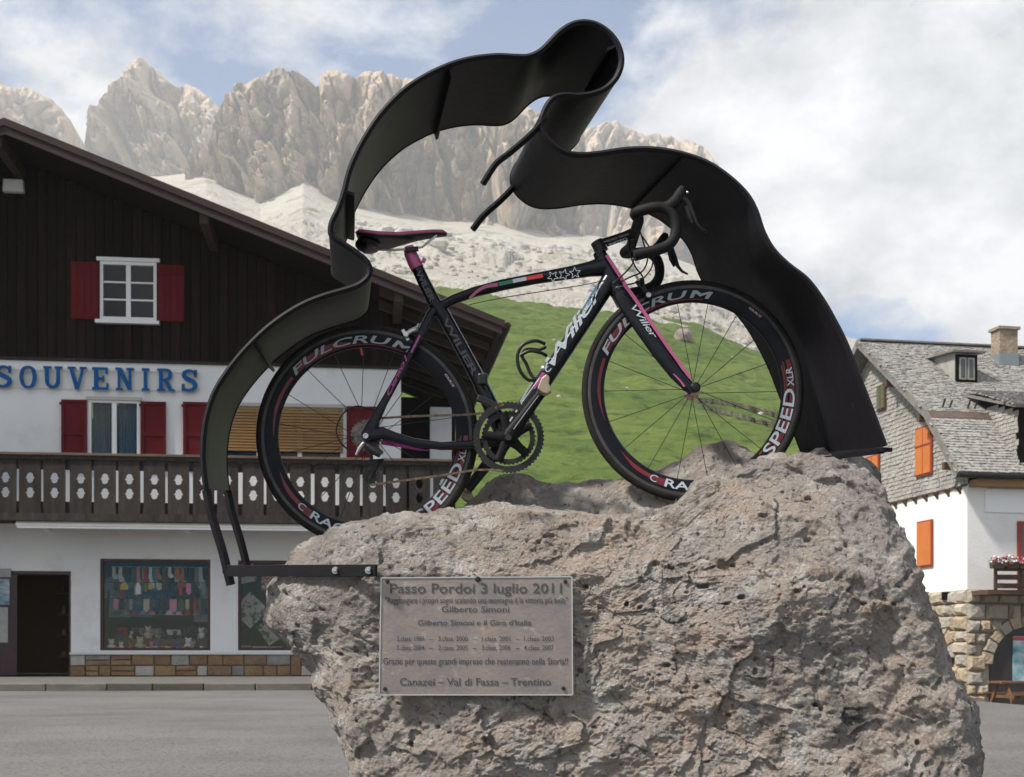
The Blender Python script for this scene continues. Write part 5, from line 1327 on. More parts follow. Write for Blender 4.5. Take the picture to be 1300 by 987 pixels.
for ch, pa, pb in zip('SOUVENIRS', (-6, 24.5, 55, 86, 117, 146.5, 180, 199.5, 230.5), (15.5, 47, 79, 110, 138, 170, 189.5, 222, 251)):
    pm = (pa + pb) / 2; yb = 492.3 + 5.2 * pm / 240.0; yt = yb - 28.5
    x0, z0 = H(pa, yb, SY); x1, _ = H(pb, yb, SY); _, z1 = H(pm, yt, SY); polys = serif_letter(ch)
    mx = max(p[0] for q in polys for p in q); mn = min(p[0] for q in polys for p in q)
    face = MB(); side = MB()
    for i, q in enumerate(polys):
        pts = [(lerp(x0, x1, (a - mn) / (mx - mn)), lerp(z0, z1, b)) for a, b in q]
        face.prism(pts, SY - 0.012 - 0.0004 * (i % 5), SY); 
        g = [(sum(p[0] for p in pts) / 4, sum(p[1] for p in pts) / 4)] * 4; ex = [(gx + (p[0] - gx) * 1.04 + 0.004, gz + (p[1] - gz) * 1.04 - 0.004) for p, (gx, gz) in zip(pts, g)]
        side.prism(ex, SY + 0.001 + 0.0004 * (i % 5), SY + 0.06)
    l = face.build('letter', m_sign, sign); side.build('letter_return', m_signside, l)
for py in (469, 492):
    x0, z0 = H(-20, py - 1, -0.03); x1, z1 = H(253, py + 4, -0.03); MB().bar((x0, -0.03, z0), (x1, -0.03, z1), 0.012, 0.012).build('mounting_rail', m_wframe, sign)
    for t in np.linspace(0.1, 0.95, 6): MB().box(lerp(x0, x1, t) - 0.01, lerp(x0, x1, t) + 0.01, -0.03, 0.0, lerp(z0, z1, t) - 0.01, lerp(z0, z1, t) + 0.01).build('bracket', m_wframe, sign)
# --- floodlight under the gable
x0, z1 = H(3, 227, -0.35); x1, z0 = H(30, 244, -0.35); fl = empty('floodlight', HF.world(((x0 + x1) / 2, -0.3, z0)), (0, 0, HF.rz)); tag(fl, 'white floodlight fixed to the dark timber gable', 'lamp')
wd = (x1 - x0) / 2; hh = z1 - z0
MB().prism([(-wd, 0), (wd, 0), (wd * .92, hh), (-wd * .92, hh)], -0.06, 0.06).build('housing', M('lamp_white', (0.55, 0.56, 0.54), rough=0.5), fl, bevel=0.012)
MB().box(-wd * .8, wd * .8, -0.066, -0.0605, hh * 0.12, hh * 0.86).build('lens', M('lamp_lens', (0.60, 0.63, 0.60), rough=0.2), fl)
MB().bar((0, 0, hh), (0, 0.28, hh + 0.08), 0.03, 0.03).build('bracket', m_black, fl)
# --- goods in the shop windows
cols = dict(white=(0.7, 0.7, 0.68), red=(0.35, 0.02, 0.03), pink=(0.6, 0.2, 0.35), blue=(0.03, 0.10, 0.28), teal=(0.05, 0.3, 0.35), black=(0.02, 0.02, 0.025), grey=(0.25, 0.25, 0.26), green=(0.05, 0.10, 0.06), yellow=(0.5, 0.38, 0.05), beige=(0.45, 0.38, 0.28), orange=(0.5, 0.14, 0.04))
cm = {k: M('cloth_' + k, v, tuple(min(1, c * 1.35 + 0.02) for c in v), rough=0.85, scale=20) for k, v in cols.items()}
def put(mb, name, mat, lx, ly, lz, label, cat, group, rz=0.0, smooth=False):
    if mat.name.startswith('cloth_'): label = mat.name[6:] + ' ' + label
    o = mb.build(name, mat, None, smooth=smooth); o.location = HF.world((lx, ly, lz)); o.rotation_euler = (0, 0, HF.rz + rz); tag(o, label, cat, group); return o
def goods(hl, tagw, seed):
    r = random.Random(seed); x0, x1, z0, z1 = hl; x0 += 0.08; x1 -= 0.08; zr_ = z1 - 0.10
    MB().tube([(x0, 0.62, zr_), (x1, 0.62, zr_)], 0.012, 8).build('hanging_rod', m_silver, house, smooth=True)
    n = int((x1 - x0) / 0.105)
    for k in range(n):      # socks and gloves on the rod
        s = r.uniform(0.8, 1.9); x = lerp(x0 + 0.04, x1 - 0.04, k / (n - 1)) + r.uniform(-0.02, 0.02)
        poly = [(-0.028, 0), (0.028, 0), (0.030, -0.12 * s), (0.075, -0.17 * s), (0.07, -0.21 * s), (0.0, -0.215 * s), (-0.032, -0.17 * s)]
        put(MB().prism(poly, -0.012, 0.012), 'hanging_sock', cm[r.choice(['white', 'red', 'pink', 'black', 'grey', 'white', 'orange', 'green', 'beige'])], x, 0.62, zr_, 'knitted sock hung from the rod in the %s shop window' % tagw, 'sock', 'socks hung in the %s shop window' % tagw, r.uniform(-0.5, 0.5))
    n = max(4, int((x1 - x0) / 0.30))
    for k in range(n):      # shirts and jackets behind
        x = lerp(x0 + 0.12, x1 - 0.12, k / (n - 1)); s = r.uniform(1.05, 1.45)
        poly = [(-0.06, 0), (0.06, 0), (0.17, -0.05), (0.24, -0.28), (0.17, -0.31), (0.135, -0.16), (0.14, -0.55), (-0.14, -0.55), (-0.135, -0.16), (-0.17, -0.31), (-0.24, -0.28), (-0.17, -0.05)]
        put(MB().prism([(a * s, b * s) for a, b in poly], -0.035, 0.035), 'hanging_shirt', cm[r.choice(['black', 'blue', 'green', 'black', 'grey', 'red', 'blue', 'black', 'black'])], x, 0.86 + r.uniform(-0.04, 0.04), zr_ - r.uniform(0.12, 0.22), 'shirt hanging at the back of the %s shop window' % tagw, 'shirt', 'shirts hung in the %s shop window' % tagw, r.uniform(-0.4, 0.4))
    n = int((x1 - x0) / 0.17)
    for row in range(2):
        for k in range(n):  # soft toys on two rows
            x = lerp(x0 + 0.06, x1 - 0.06, (k + 0.5 * row) / n); x += r.uniform(-.05, .05); s = r.uniform(0.04, 0.09); mb = MB()
            mb.sphere((0, 0, s), (s, s * .9, s * 1.05), 10, 7).sphere((0, -s * .3, s * 2.3), s * .75, 10, 7)
            for e in (-1, 1): mb.sphere((e * s * .55, -s * .2, s * 2.95), s * .28, 7, 5).sphere((e * s * .9, -s * .5, s * 1.2), (s * .3, s * .35, s * .3), 7, 5).sphere((e * s * .5, -s * .9, s * .35), (s * .3, s * .4, s * .3), 7, 5)
            put(mb, 'soft_toy', cm[r.choice(['white', 'beige', 'grey', 'pink', 'black', 'blue', 'orange', 'grey', 'beige', 'black'])], x, 0.42 + r.uniform(-.05, .05) + 0.30 * row, z0 + 0.0 + (0.0 if row == 0 else 0.22) - 0.01, 'small soft toy sitting on the display in the %s shop window' % tagw, 'soft toy', 'soft toys in the %s shop window' % tagw, r.uniform(-0.6, 0.6), True)
    MB().box(x0, x1, 0.60, 0.95, z0 - 0.009, z0 + 0.209).build('display_step', MATS['display_wood'], house)
    n = int((x1 - x0) / 0.26)
    for k in range(n):      # folded cloths on the step behind the toys
        x = lerp(x0 + 0.1, x1 - 0.1, k / max(1, n - 1)); w_ = r.uniform(0.09, 0.13); h_ = r.uniform(0.05, 0.14)
        put(MB().prism([(-w_, 0), (w_, 0), (w_ * 1.05, h_ * .5), (w_, h_), (-w_, h_), (-w_ * 1.05, h_ * .5)], -0.09, 0.09), 'folded_cloth', cm[r.choice(['blue', 'white', 'teal', 'beige', 'red', 'grey'])], x, 1.12, z0 + 0.0 - 0.01 + (0.30), 'folded cloth stacked behind the toys in the %s shop window' % tagw, 'folded cloth', 'folded cloths in the %s shop window' % tagw, r.uniform(-0.2, 0.2))
    MB().box(x0, x1, 0.97, 1.27, z0 - 0.009, z0 + 0.289).build('display_step', MATS['display_wood'], house)
goods(h_shop1, 'wide', 3)
def goods_mid(hl):
    r = random.Random(31); x0, x1, z0, z1 = hl; x0 += 0.08; x1 -= 0.08; zs_ = lerp(z0, z1, 0.40)
    MB().box(x0, x1, 0.50, 0.74, zs_ - 0.02, zs_).build('display_shelf', m_glass, house)
    n = 11
    for k in range(n):
        x = lerp(x0 + 0.08, x1 - 0.08, k / (n - 1)); s = r.uniform(0.055, 0.075)
        put(MB().lathe([(0.0, s * 1.3), (s * .6, s * 1.15), (s * .92, s * .7), (s, 0.012), (s * 1.5, 0.0), (s * 1.5, -0.006), (s * .9, 0.0)], (0, 0, 0), 'Z', 14, closed=False), 'felt_hat', cm[r.choice(['grey', 'green', 'black', 'red', 'beige', 'blue', 'white', 'pink'])], x, 0.62 + r.uniform(-.03, .03), zs_ + 0.007, 'felt hat lying on the glass shelf in the wide shop window', 'hat', 'hats on the glass shelf of the wide shop window', 0, True)
    for k in range(8):
        x = lerp(x0 + 0.1, x1 - 0.1, (k + 0.5) / 8) + r.uniform(-.04, .04); l = r.uniform(0.35, 0.62); w_ = r.uniform(0.03, 0.05)
        put(MB().prism([(-w_, 0), (w_, 0), (w_ * 1.2, -l), (w_ * .4, -l * 1.04), (-w_ * .3, -l * 0.98), (-w_ * 1.1, -l * 1.02)], -0.015, 0.015), 'hanging_scarf', cm[r.choice(['red', 'pink', 'white', 'yellow', 'beige', 'teal', 'grey'])], x, 0.70, z1 - 0.10, 'long scarf hanging between the shirts in the wide shop window', 'scarf', 'scarves hung in the wide shop window', r.uniform(-.4, .4))
    for k in range(14):
        x = lerp(x0 + 0.05, x1 - 0.05, (k + 0.5) / 14) + r.uniform(-.03, .03); s = r.uniform(0.03, 0.05)
        put(MB().lathe([(0.0, 0.0), (s, 0.0), (s * 1.05, s), (s, s * 2), (s * .85, s * 2), (s * .85, s * .3), (0, s * .3)], (0, 0, 0), 'Z', 12, closed=False).tube([(s, 0, s * .4), (s * 1.7, 0, s * .7), (s * 1.7, 0, s * 1.4), (s, 0, s * 1.7)], s * .16, 6), 'mug', cm[r.choice(['white', 'red', 'blue', 'yellow', 'white', 'black', 'orange'])], x, 0.30, z0 - 0.01, 'souvenir mug at the front of the wide shop window', 'mug', 'mugs in the wide shop window', r.uniform(-1, 1), True)
goods_mid(h_shop1)
def goods_more(hl):
    r = random.Random(77); x0, x1, z0, z1 = hl; x0 += 0.08; x1 -= 0.08
    for row, (zz, yy) in enumerate(((0.70, 0.36), (0.52, 0.46))):
        z = lerp(z0, z1, zz) + 0.09
        MB().tube([(x0, yy, z), (x1, yy, z)], 0.008, 6).build('hanging_rod', m_black, house, smooth=True)
        for k in range(13):
            x = lerp(x0 + 0.05, x1 - 0.05, (k + r.uniform(.2, .8)) / 13); w_ = r.uniform(0.03, 0.065); l = r.uniform(0.10, 0.24); mb = MB()
            if k % 2: mb.prism([(-w_ * .3, 0), (w_ * .3, 0), (w_, -l * .35), (w_ * 1.05, -l), (-w_ * 1.05, -l), (-w_, -l * .35)], -0.02, 0.02); nm, lb = 'cloth_bag', 'cloth bag hung on the %s rod in the wide shop window'
            else: mb.prism([(-w_, 0), (w_, 0), (w_, -l), (0, -l * 1.25), (-w_, -l)], -0.004, 0.004); nm, lb = 'pennant', 'pointed pennant hung on the %s rod in the wide shop window'
            put(mb, nm, cm[r.choice(['red', 'black', 'white', 'beige', 'blue', 'grey', 'black', 'green', 'yellow', 'pink', 'black'])], x, yy, z, lb % ('upper', 'lower')[row], nm.replace('_', ' '), '%ss on the rods of the wide shop window' % nm.replace('_', ' '), r.uniform(-.5, .5))
goods_more(h_shop1)
def goods2(hl):
    r = random.Random(8); x0, x1, z0, z1 = hl
    tw = M('printed_towel', (0.52, 0.50, 0.45), (0.10, 0.14, 0.12), rough=0.9, scale=9, c3=(0.40, 0.10, 0.08), s3=14, lo3=0.60, hi3=0.64, lo=0.52, hi=0.56)
    tr_ = M('checked_cloth', (0.38, 0.05, 0.05), (0.6, 0.55, 0.5), rough=0.9, scale=30, lo=0.48, hi=0.52)
    for (px, py, s, mt, rot) in ((318, 775, 0.34, tw, 0.78), (345, 800, 0.30, tw, 0.60), (312, 728, 0.26, tw, 0.2), (345, 735, 0.28, tr_, 0.05), (372, 790, 0.3, tw, 0.9), (385, 735, 0.26, tr_, 0.1), (410, 770, 0.3, tw, 0.5)):
        x, z = H(px, py, 0.7); mb = MB(); pts = [(s * math.cos(rot + a) , s * math.sin(rot + a)) for a in (0.78, 2.35, 3.93, 5.5)]
        put(mb.prism(pts, -0.012, 0.012), 'printed_towel', mt, x, 0.7 + r.uniform(-0.15, 0.15), z, 'printed towel pinned up in the shop window half hidden by the boulder', 'towel', 'towels pinned in the hidden shop window')
    n = 8
    for k in range(n):
        x = lerp(x0 + 0.08, x1 - 0.08, k / (n - 1)); w_ = r.uniform(0.10, 0.15); h_ = r.uniform(0.06, 0.12)
        put(MB().prism([(-w_, 0), (w_, 0), (w_ * 1.05, h_ * .5), (w_, h_), (-w_, h_), (-w_ * 1.05, h_ * .5)], -0.09, 0.09), 'folded_cloth', cm[r.choice(['white', 'beige', 'white', 'grey'])], x, 0.45, z0 - 0.01, 'folded cloth on the floor of the shop window half hidden by the boulder', 'folded cloth', 'folded cloths in the hidden shop window')
goods2(h_shop2)
# --- pavement along the house, with its kerb stones
pav = MB(); PY = -5.9
pav.box(-30, 14, PY + 0.20, -0.001, -0.30, -0.004)
pv = pav.build('pavement', M('pavement_slab', (0.10, 0.093, 0.085), (0.13, 0.12, 0.108), rough=0.9, scale=1.2, bump=0.4, bscale=50, c3=(0.10, 0.095, 0.09), s3=8), None)
pv.location = HF.o; pv.rotation_euler = (0, 0, HF.rz); tag(pv, 'grey pavement along the front of the souvenir house', 'pavement', kind='structure')
m_kerb = M('kerb_stone', (0.085, 0.077, 0.066), (0.125, 0.112, 0.095), rough=0.9, scale=3, rand=0.3, bump=0.5, bscale=40)
x = -12.0
while x < 12:
    w_ = rng.uniform(0.55, 0.95); MB().box(x, x + w_ - 0.012, PY, PY + 0.199, -0.25, rng.uniform(-0.004, 0.004)).build('kerb_stone', m_kerb, pv, bevel=0.012); x += w_
# ================================================================== THE STONE INN ON THE RIGHT
RF = Frame(P(1228, 898, 35.5), R(10.7))
def GL(px, py, off=0.0): p = RF.hit(px, py, 0, off); return p.y, p.z
def GR(px, py, off=0.0): p = RF.hit(px, py, 1, off); return p.x, p.z
inn = empty('stone_inn', RF.o, (0, 0, RF.rz))
tag(inn, 'mountain inn with grey shingled gable, white walls and a stone ground floor', 'house')
m_shingle = M('grey_shingles', (0.36, 0.35, 0.335), (0.22, 0.21, 0.20), rough=0.9, scale=4.5, bump=0.5, bscale=12, c3=(0.09, 0.088, 0.085), s3=9.0, lo3=0.55, hi3=0.62)
m_shinglew = M('wall_shingles', (0.36, 0.345, 0.32), (0.25, 0.24, 0.225), rough=0.9, scale=1.4, bump=0.5, bscale=12, c3=(0.16, 0.155, 0.15), s3=7.0, lo3=0.55, hi3=0.68)
m_innwhite = M('inn_plaster', (0.78, 0.775, 0.76), (0.70, 0.70, 0.69), rough=0.9, scale=1.2, bump=0.15, bscale=16)
m_rubble = [M('rubble_pale', (0.46, 0.40, 0.31), (0.36, 0.31, 0.24), rough=0.95, scale=3, bump=0.8, bscale=9, rand=0.2), M('rubble_grey', (0.38, 0.35, 0.30), (0.28, 0.25, 0.21), rough=0.95, scale=3, bump=0.8, bscale=9, rand=0.2), M('rubble_warm', (0.42, 0.34, 0.23), (0.30, 0.24, 0.17), rough=0.95, scale=3, bump=0.8, bscale=9, rand=0.2)]
m_orange = M('orange_shutter', (0.50, 0.155, 0.035), (0.45, 0.135, 0.03), rough=0.6, scale=2, bump=0.1, bscale=20)
m_redframe = M('red_frame', (0.26, 0.035, 0.025), rough=0.6)
m_innwood = M('inn_wood', (0.09, 0.05, 0.03), (0.06, 0.035, 0.022), rough=0.8, scale=4)
yr, zr_i = GL(1090, 433, -0.5); yk, zk = GL(1176, 522, -0.5); ye, z_e = GL(1217, 599, -0.5)
YL = 2 * yr; zs = GL(1228, 609)[1]; zst = GL(1215, 750)[1]; XI = 9.0
def roof_prof(y):
    y = y if y <= yr else 2 * yr - y
    return float(np.interp(y, [ye, yk, yr], [z_e, zk, zr_i]))
# body
MB().box(0.0, XI, 0.0, YL, zst, zs - 0.10).build('wall', m_innwhite, inn)
MB().box(0.06, XI, 0.06, YL, -0.3, zst - 0.002).build('stone_wall_core', M('inn_mortar', (0.36, 0.32, 0.26), rough=0.95, bump=0.5, bscale=20), inn)
ys = [0.0] + [y for y in (yk, yr, 2 * yr - yk) if 0 < y < YL] + [YL]
MB().prism([(0.0, zs - 0.098), (YL, zs - 0.098)] + [(y, roof_prof(y) - 0.22) for y in reversed(ys)], 0.02, 0.3, 'yz').build('gable_core', m_dark, inn)
# roof slabs
for side in (0, 1):
    f = (lambda y: y) if side == 0 else (lambda y: 2 * yr - y)
    MB().prism([(f(ye), z_e), (f(yk), zk), (f(yr), zr_i), (f(yr), zr_i - 0.16), (f(yk), zk - 0.16), (f(ye), z_e - 0.16)], -0.5, XI, 'yz').build('roof', M('roof_edge_wood', (0.20, 0.19, 0.175), (0.13, 0.12, 0.11), rough=0.9, scale=4), inn)
MB().bar((-0.5, yr, zr_i + 0.03), (XI, yr, zr_i + 0.03), 0.30, 0.05).build('ridge_cap', MATS['roof_edge_wood'], inn)
rs = random.Random(12)
def shingles(o, u, v, nrm, lu, lv, inside, name, mat, cw=0.17, rh=0.115, th=0.022):
    o, u, v, nrm = Vector(o), Vector(u).normalized(), Vector(v).normalized(), Vector(nrm).normalized(); mb = MB()
    for r in range(int(lv / rh)):
        x = rs.uniform(-cw, 0)
        while x < lu:
            w = cw * rs.uniform(0.6, 1.3); cx, cv = x + w / 2, (r + 0.5) * rh
            if 0 <= cx <= lu and inside(cx, cv):
                z0 = r * rh + rs.uniform(-0.015, 0.012); z1 = (r + 1) * rh + 0.04; a = th * rs.uniform(0.8, 1.8); b = 0.004; g = 0.006
                P0 = o + u * (x + g) + v * z0; P1 = o + u * (x + w - g) + v * z0; P2 = o + u * (x + w - g) + v * z1; P3 = o + u * (x + g) + v * z1
                tj = rs.uniform(-0.006, 0.006)
                mb.add([P0, P1, P2, P3, P0 + nrm * (a + tj), P1 + nrm * (a - tj), P2 + nrm * b, P3 + nrm * b], [(4, 5, 6, 7), (0, 1, 5, 4), (1, 2, 6, 5), (3, 0, 4, 7)])
            x += w
    ob = mb.build(name, mat, inn); ob['kind'] = 'stuff'; return ob
# right-hand slope, in two stretches with a lead strip between
def slope(y0, z0, y1, z1, nm, skip=0.0):
    d = Vector((0, y1 - y0, z1 - z0)); ln = d.length; n = Vector((0, -(z1 - z0), y1 - y0))
    shingles(Vector((-0.52, y0, z0)) + n.normalized() * 0.004, (1, 0, 0), d, n, 7.5, ln - skip, lambda a, b: True, nm, m_shingle)
slope(ye, z_e, yk, zk, 'roof_shingles', 0.28); slope(yk, zk, yr, zr_i, 'roof_shingles')
d = (Vector((0, yk, zk)) - Vector((0, ye, z_e))).normalized(); n_ = Vector((0, -d.z, d.y))
a = Vector((0, yk, zk)) - d * 0.16 + n_ * 0.02
x1_ = GR(1262, 530, yk)[0]
MB().bar((-0.45, a.y, a.z), (x1_, a.y, a.z), 0.30, 0.02, up=n_).build('lead_strip', M('lead_strip', (0.07, 0.06, 0.06), (0.12, 0.08, 0.06), rough=0.6, scale=3), inn)
for px in (1199, 1231):
    x = GR(px, 520, yk)[0]; MB().bar((x, yk + 0.1, zk + 0.15), (x, yk - 0.05, zk + 0.36), 0.04, 0.03).build('snow_hook', m_black, inn)
    MB().bar((x + 0.22, yk + 0.1, zk + 0.15), (x + 0.22, yk - 0.05, zk + 0.33), 0.04, 0.03).build('snow_hook', m_black, inn)
# gutter at the eave
MB().tube([(-0.55, ye - 0.06, z_e - 0.10), (XI, ye - 0.06, z_e - 0.10)], 0.075, 10).build('gutter', m_black, inn, smooth=True)
MB().box(0.05, XI, ye + 0.05, -0.001, z_e - 0.36, z_e - 0.18).build('eave_board', M('eave_wood', (0.26, 0.15, 0.06), rough=0.8), inn)
# gable shingles on the face x = 0
shingles((0.018, YL, zs - 0.12), (0, -1, 0), (0, 0, 1), (-1, 0, 0), YL, zr_i - zs + 0.1, lambda a, b: (zs - 0.12 + b) < roof_prof(YL - a) - 0.26, 'gable_shingles', m_shinglew, 0.19, 0.125)
MB().box(-0.06, 0.0, 0.0, YL, zs - 0.17, zs - 0.125).build('shingle_skirt', m_innwood, inn)
for k in range(9):
    y = 0.3 + k * 0.62; MB().prism([(-0.16, zs - 0.175), (0.0, zs - 0.175), (0.0, zs - 0.36)], y, y + 0.09, 'xz').build('bracket', m_innwood, inn)
# verge boards along the gable edge
for side in (0, 1):
    f = (lambda y: y) if side == 0 else (lambda y: 2 * yr - y)
    for (p, q) in (((ye, z_e), (yk, zk)), ((yk, zk), (yr, zr_i))):
        MB().bar((-0.53, f(p[0]), p[1] - 0.08), (-0.53, f(q[0]), q[1] - 0.08), 0.04, 0.22, up=(0, 0, 1)).build('verge_board', MATS['roof_edge_wood'], inn)
for px, py in ((1131, 487), (1173, 531), (1205, 592)):
    y, z = GL(px, py, -0.3); MB().box(-0.48, 0.1, y - 0.07, y + 0.07, z - 0.1, z + 0.1).build('purlin', m_innwood, inn)
# shutters on the gable side
def side_shutter(px0, px1, py0, py1, panels=(2, 2), mat=None, frame=True, name='shutter'):
    y1, z1 = GL(px0, py0, -0.05); y0, z0 = GL(px1, py1, -0.05)
    o = MB().box(-0.06, -0.02 if frame else 0.0, y0, y1, z0, z1).build(name, m_redframe, inn); e = 0.06
    cw = (y1 - y0 - e) / panels[0]; chh = (z1 - z0 - e)
    for c in range(panels[0]):
        MB().box(-0.085, -0.061, y0 + e / 2 + c * cw + 0.02, y0 + e / 2 + (c + 1) * cw - 0.02, z0 + e / 2 + 0.02, z0 + e / 2 + chh - 0.02).build('panel', mat or m_orange, o)
        if panels[1] > 1: MB().box(-0.10, -0.086, y0 + e / 2 + c * cw + 0.02, y0 + e / 2 + (c + 1) * cw - 0.02, z0 + chh * 0.62, z0 + chh * 0.62 + 0.05).build('cross_rail', m_redframe, o)
    return o
side_shutter(1162, 1183, 545, 601); side_shutter(1099.5, 1116, 581, 617, (2, 1)); side_shutter(1164, 1183.5, 663, 719, (1, 1))
sw = side_shutter(1113, 1124, 491, 519, (2, 1), M('small_panes', (0.10, 0.10, 0.07), rough=0.2), True, 'gable_window')
sw.data.materials[0] = m_innwood
# chimney
def roof_hit(px, py):
    e = RF.local((0, 0, EYE)); dd = RF.local(P(px, py, 1.0)) - e
    for t in np.linspace(30, 48, 1800):
        p = e + dd * float(t)
        if p.y > ye and p.z <= roof_prof(p.y): return p
    return e + dd * 40
b = roof_hit(1275, 460); wch = 12.5 / F * (RF.world(b).y)
zc1 = b.z + 44 / F * RF.world(b).y
chm = MB().box(b.x - wch, b.x + wch, b.y - wch * 0.8, b.y + wch * 0.8, b.z - 0.5, zc1 - 0.12).build('chimney', M('chimney_stone', (0.33, 0.27, 0.20), (0.24, 0.19, 0.14), rough=0.95, scale=4, bump=0.9, bscale=12), inn)
MB().box(b.x - wch * 1.2, b.x + wch * 1.2, b.y - wch, b.y + wch, zc1 - 0.118, zc1 - 0.03).build('cap_slab', MATS['chimney_stone'], chm)
MB().box(b.x - wch * 1.06, b.x + wch * 1.06, b.y - wch * 0.87, b.y + wch * 0.87, b.z - 0.2, b.z + 0.22).build('flashing', M('zinc', (0.22, 0.26, 0.28), rough=0.5, metal=0.4), chm)
# roof dormer with its window
b = roof_hit(1226, 486); x0 = GR(1212, 486, b.y)[0]; x1 = GR(1240.5, 486, b.y)[0]; zt = GR(1226, 449, b.y)[1]
yb = float(np.interp(zt + 0.12, [zk, zr_i], [yk, yr]))
dm = MB().prism([(b.y, b.z - 0.1), (b.y, zt), (yb, zt + 0.12), (yb, zt - 0.4)], x0, x1, 'yz').build('dormer', M('dormer_boards', (0.36, 0.35, 0.33), (0.22, 0.215, 0.20), rough=0.9, scale=5, stretch=(1, 6, 0.5)), inn)
MB().bar((lerp(x0, x1, .5), b.y - 0.2, zt + 0.03), (lerp(x0, x1, .5), yb + 0.1, zt + 0.17), x1 - x0 + 0.35, 0.06).build('dormer_roof', MATS['roof_edge_wood'], dm)
MB().box(x0 + 0.02, x1 - 0.02, b.y - 0.05, b.y - 0.001, b.z + 0.0, zt - 0.05).build('dormer_front', m_dark, dm)
for c in (0, 1):
    a0 = lerp(x0 + 0.1, x1 - 0.1, c * 0.5) + 0.02; a1 = lerp(x0 + 0.1, x1 - 0.1, c * 0.5 + 0.5) - 0.02
    MB().box(a0, a1, b.y - 0.07, b.y - 0.051, b.z + 0.08, zt - 0.14).build('sash', M('sash_grey', (0.30, 0.30, 0.27), rough=0.7), dm)
    MB().box(a0 + 0.05, a1 - 0.05, b.y - 0.078, b.y - 0.0705, b.z + 0.13, zt - 0.19).build('pane', M('dark_pane', (0.05, 0.065, 0.07), rough=0.08), dm)
# large wall dormer at the right edge
b = roof_hit(1229.5, 502); xc = b.x; yf, zf = (lambda p: (p.y, p.z))(RF.hit(1291, 519, 0, xc))
MB().prism([(b.y, b.z), (yf, zf), (yf, roof_prof(yf) - 0.3), (b.y, b.z - 0.3)], xc + 0.03, xc + 3.2, 'yz').build('wall_dormer', m_dark, inn)
ln = b.y - yf
shingles((xc + 0.03, b.y, roof_prof(yf) - 0.05), (0, -1, 0), (0, 0, 1), (-1, 0, 0), ln, zf - roof_prof(yf) + 0.4, lambda a, c: roof_prof(b.y - a) - 0.05 < roof_prof(yf) - 0.05 + c < lerp(b.z, zf, a / ln) - 0.1, 'dormer_shingles', m_shinglew)
MB().bar((xc + 1.45, b.y + 0.2, b.z + 0.06), (xc + 1.45, yf - 0.25, zf + 0.03), 3.3, 0.08).build('dormer_roof', MATS['roof_edge_wood'], inn)
dd_ = Vector((0, b.y - yf, b.z - zf)); nn_ = Vector((0, -dd_.z, dd_.y))
shingles(Vector((xc - 0.2, yf - 0.25, zf + 0.075)), (1, 0, 0), dd_, nn_, 3.0, dd_.length + 0.3, lambda a, c: True, 'dormer_shingles', m_shingle)
x, z = GR(1294, 525, yf)
MB().box(xc + 0.35, xc + 0.5, yf - 0.03, yf - 0.001, roof_prof(yf) - 0.1, zf - 0.25).build('window_post', M('brown_post', (0.20, 0.11, 0.06), rough=0.8), inn)
# rubble ground floor: single stones on both faces, arches left open
ax0, az1 = GR(1258, 796); acx = ax0 + 1.05; arz = az1 - 1.05        # arch on the right face: radius 1.05
ly1, lz1 = GL(1186, 796); ly0, _ = GL(1209, 840); lcy = (ly0 + ly1) / 2 + 0.55; lr = (ly1 - ly0) / 2 + 0.5; lcz = lz1 - lr * 0.9
def rubble(face, length, start, skip):
    z = -0.1
    while z < zst - 0.05:
        h = min(rs.uniform(0.28, 0.46), zst - z); h = h if zst - z - h > 0.15 else zst - z; x = start - rs.uniform(0, 0.0)
        while x < length:
            w = min(rs.uniform(0.26, 0.72), length - x); w = w if length - x - w > 0.15 else length - x
            if not skip(x + w / 2, z + h / 2):
                mt = rs.choice(m_rubble); j = lambda s=0.07: rs.uniform(-s, s); pr = 0.09 + abs(j(0.07)); mb = MB(); g = 0.012
                f = [(x + 0.05 + abs(j()), -pr + j(.02), z + 0.05 + abs(j())), (x + w - 0.05 - abs(j()), -pr + j(.02), z + 0.05 + abs(j())), (x + w - 0.05 - abs(j()), -pr + j(.02), z + h - 0.05 - abs(j())), (x + 0.05 + abs(j()), -pr + j(.02), z + h - 0.05 - abs(j()))]
                m_ = [(x + g, -0.02, z + g), (x + w - g, -0.02, z + g), (x + w - g, -0.02, z + h - g), (x + g, -0.02, z + h - g)]; bk_ = [(p[0], 0.07, p[2]) for p in m_]
                vs = f + m_ + bk_
                if face == 'L': vs = [(v[1], v[0], v[2]) for v in vs]
                mb.add(vs, [(0,1,2,3),(0,4,5,1),(1,5,6,2),(2,6,7,3),(3,7,4,0),(4,8,9,5),(5,9,10,6),(6,10,11,7),(7,11,8,4)]); mb.build('stone', mt, inn)
            x += w
        z += h
rubble('R', 3.4, -0.02, lambda x, z: (abs(x - acx) < 1.2 and z < arz) or math.hypot(x - acx, z - arz) < 1.32)
rubble('L', YL, -0.02, lambda y, z: (abs(y - lcy) < lr + 0.1 and z < lcz) or math.hypot(y - lcy, z - lcz) < lr + 0.25)
for k in range(11):           # arch stones on the right face
    a0, a1 = math.pi * k / 11 + 0.012, math.pi * (k + 1) / 11 - 0.012
    pts = [(acx + 1.05 * math.cos(a0), arz + 1.05 * math.sin(a0)), (acx + 1.36 * math.cos(a0), arz + 1.36 * math.sin(a0)), (acx + 1.36 * math.cos(a1), arz + 1.36 * math.sin(a1)), (acx + 1.05 * math.cos(a1), arz + 1.05 * math.sin(a1))]
    MB().prism(pts, -0.11 - rs.uniform(0, 0.03), 0.07).build('arch_stone', rs.choice(m_rubble), inn, bevel=0.03)
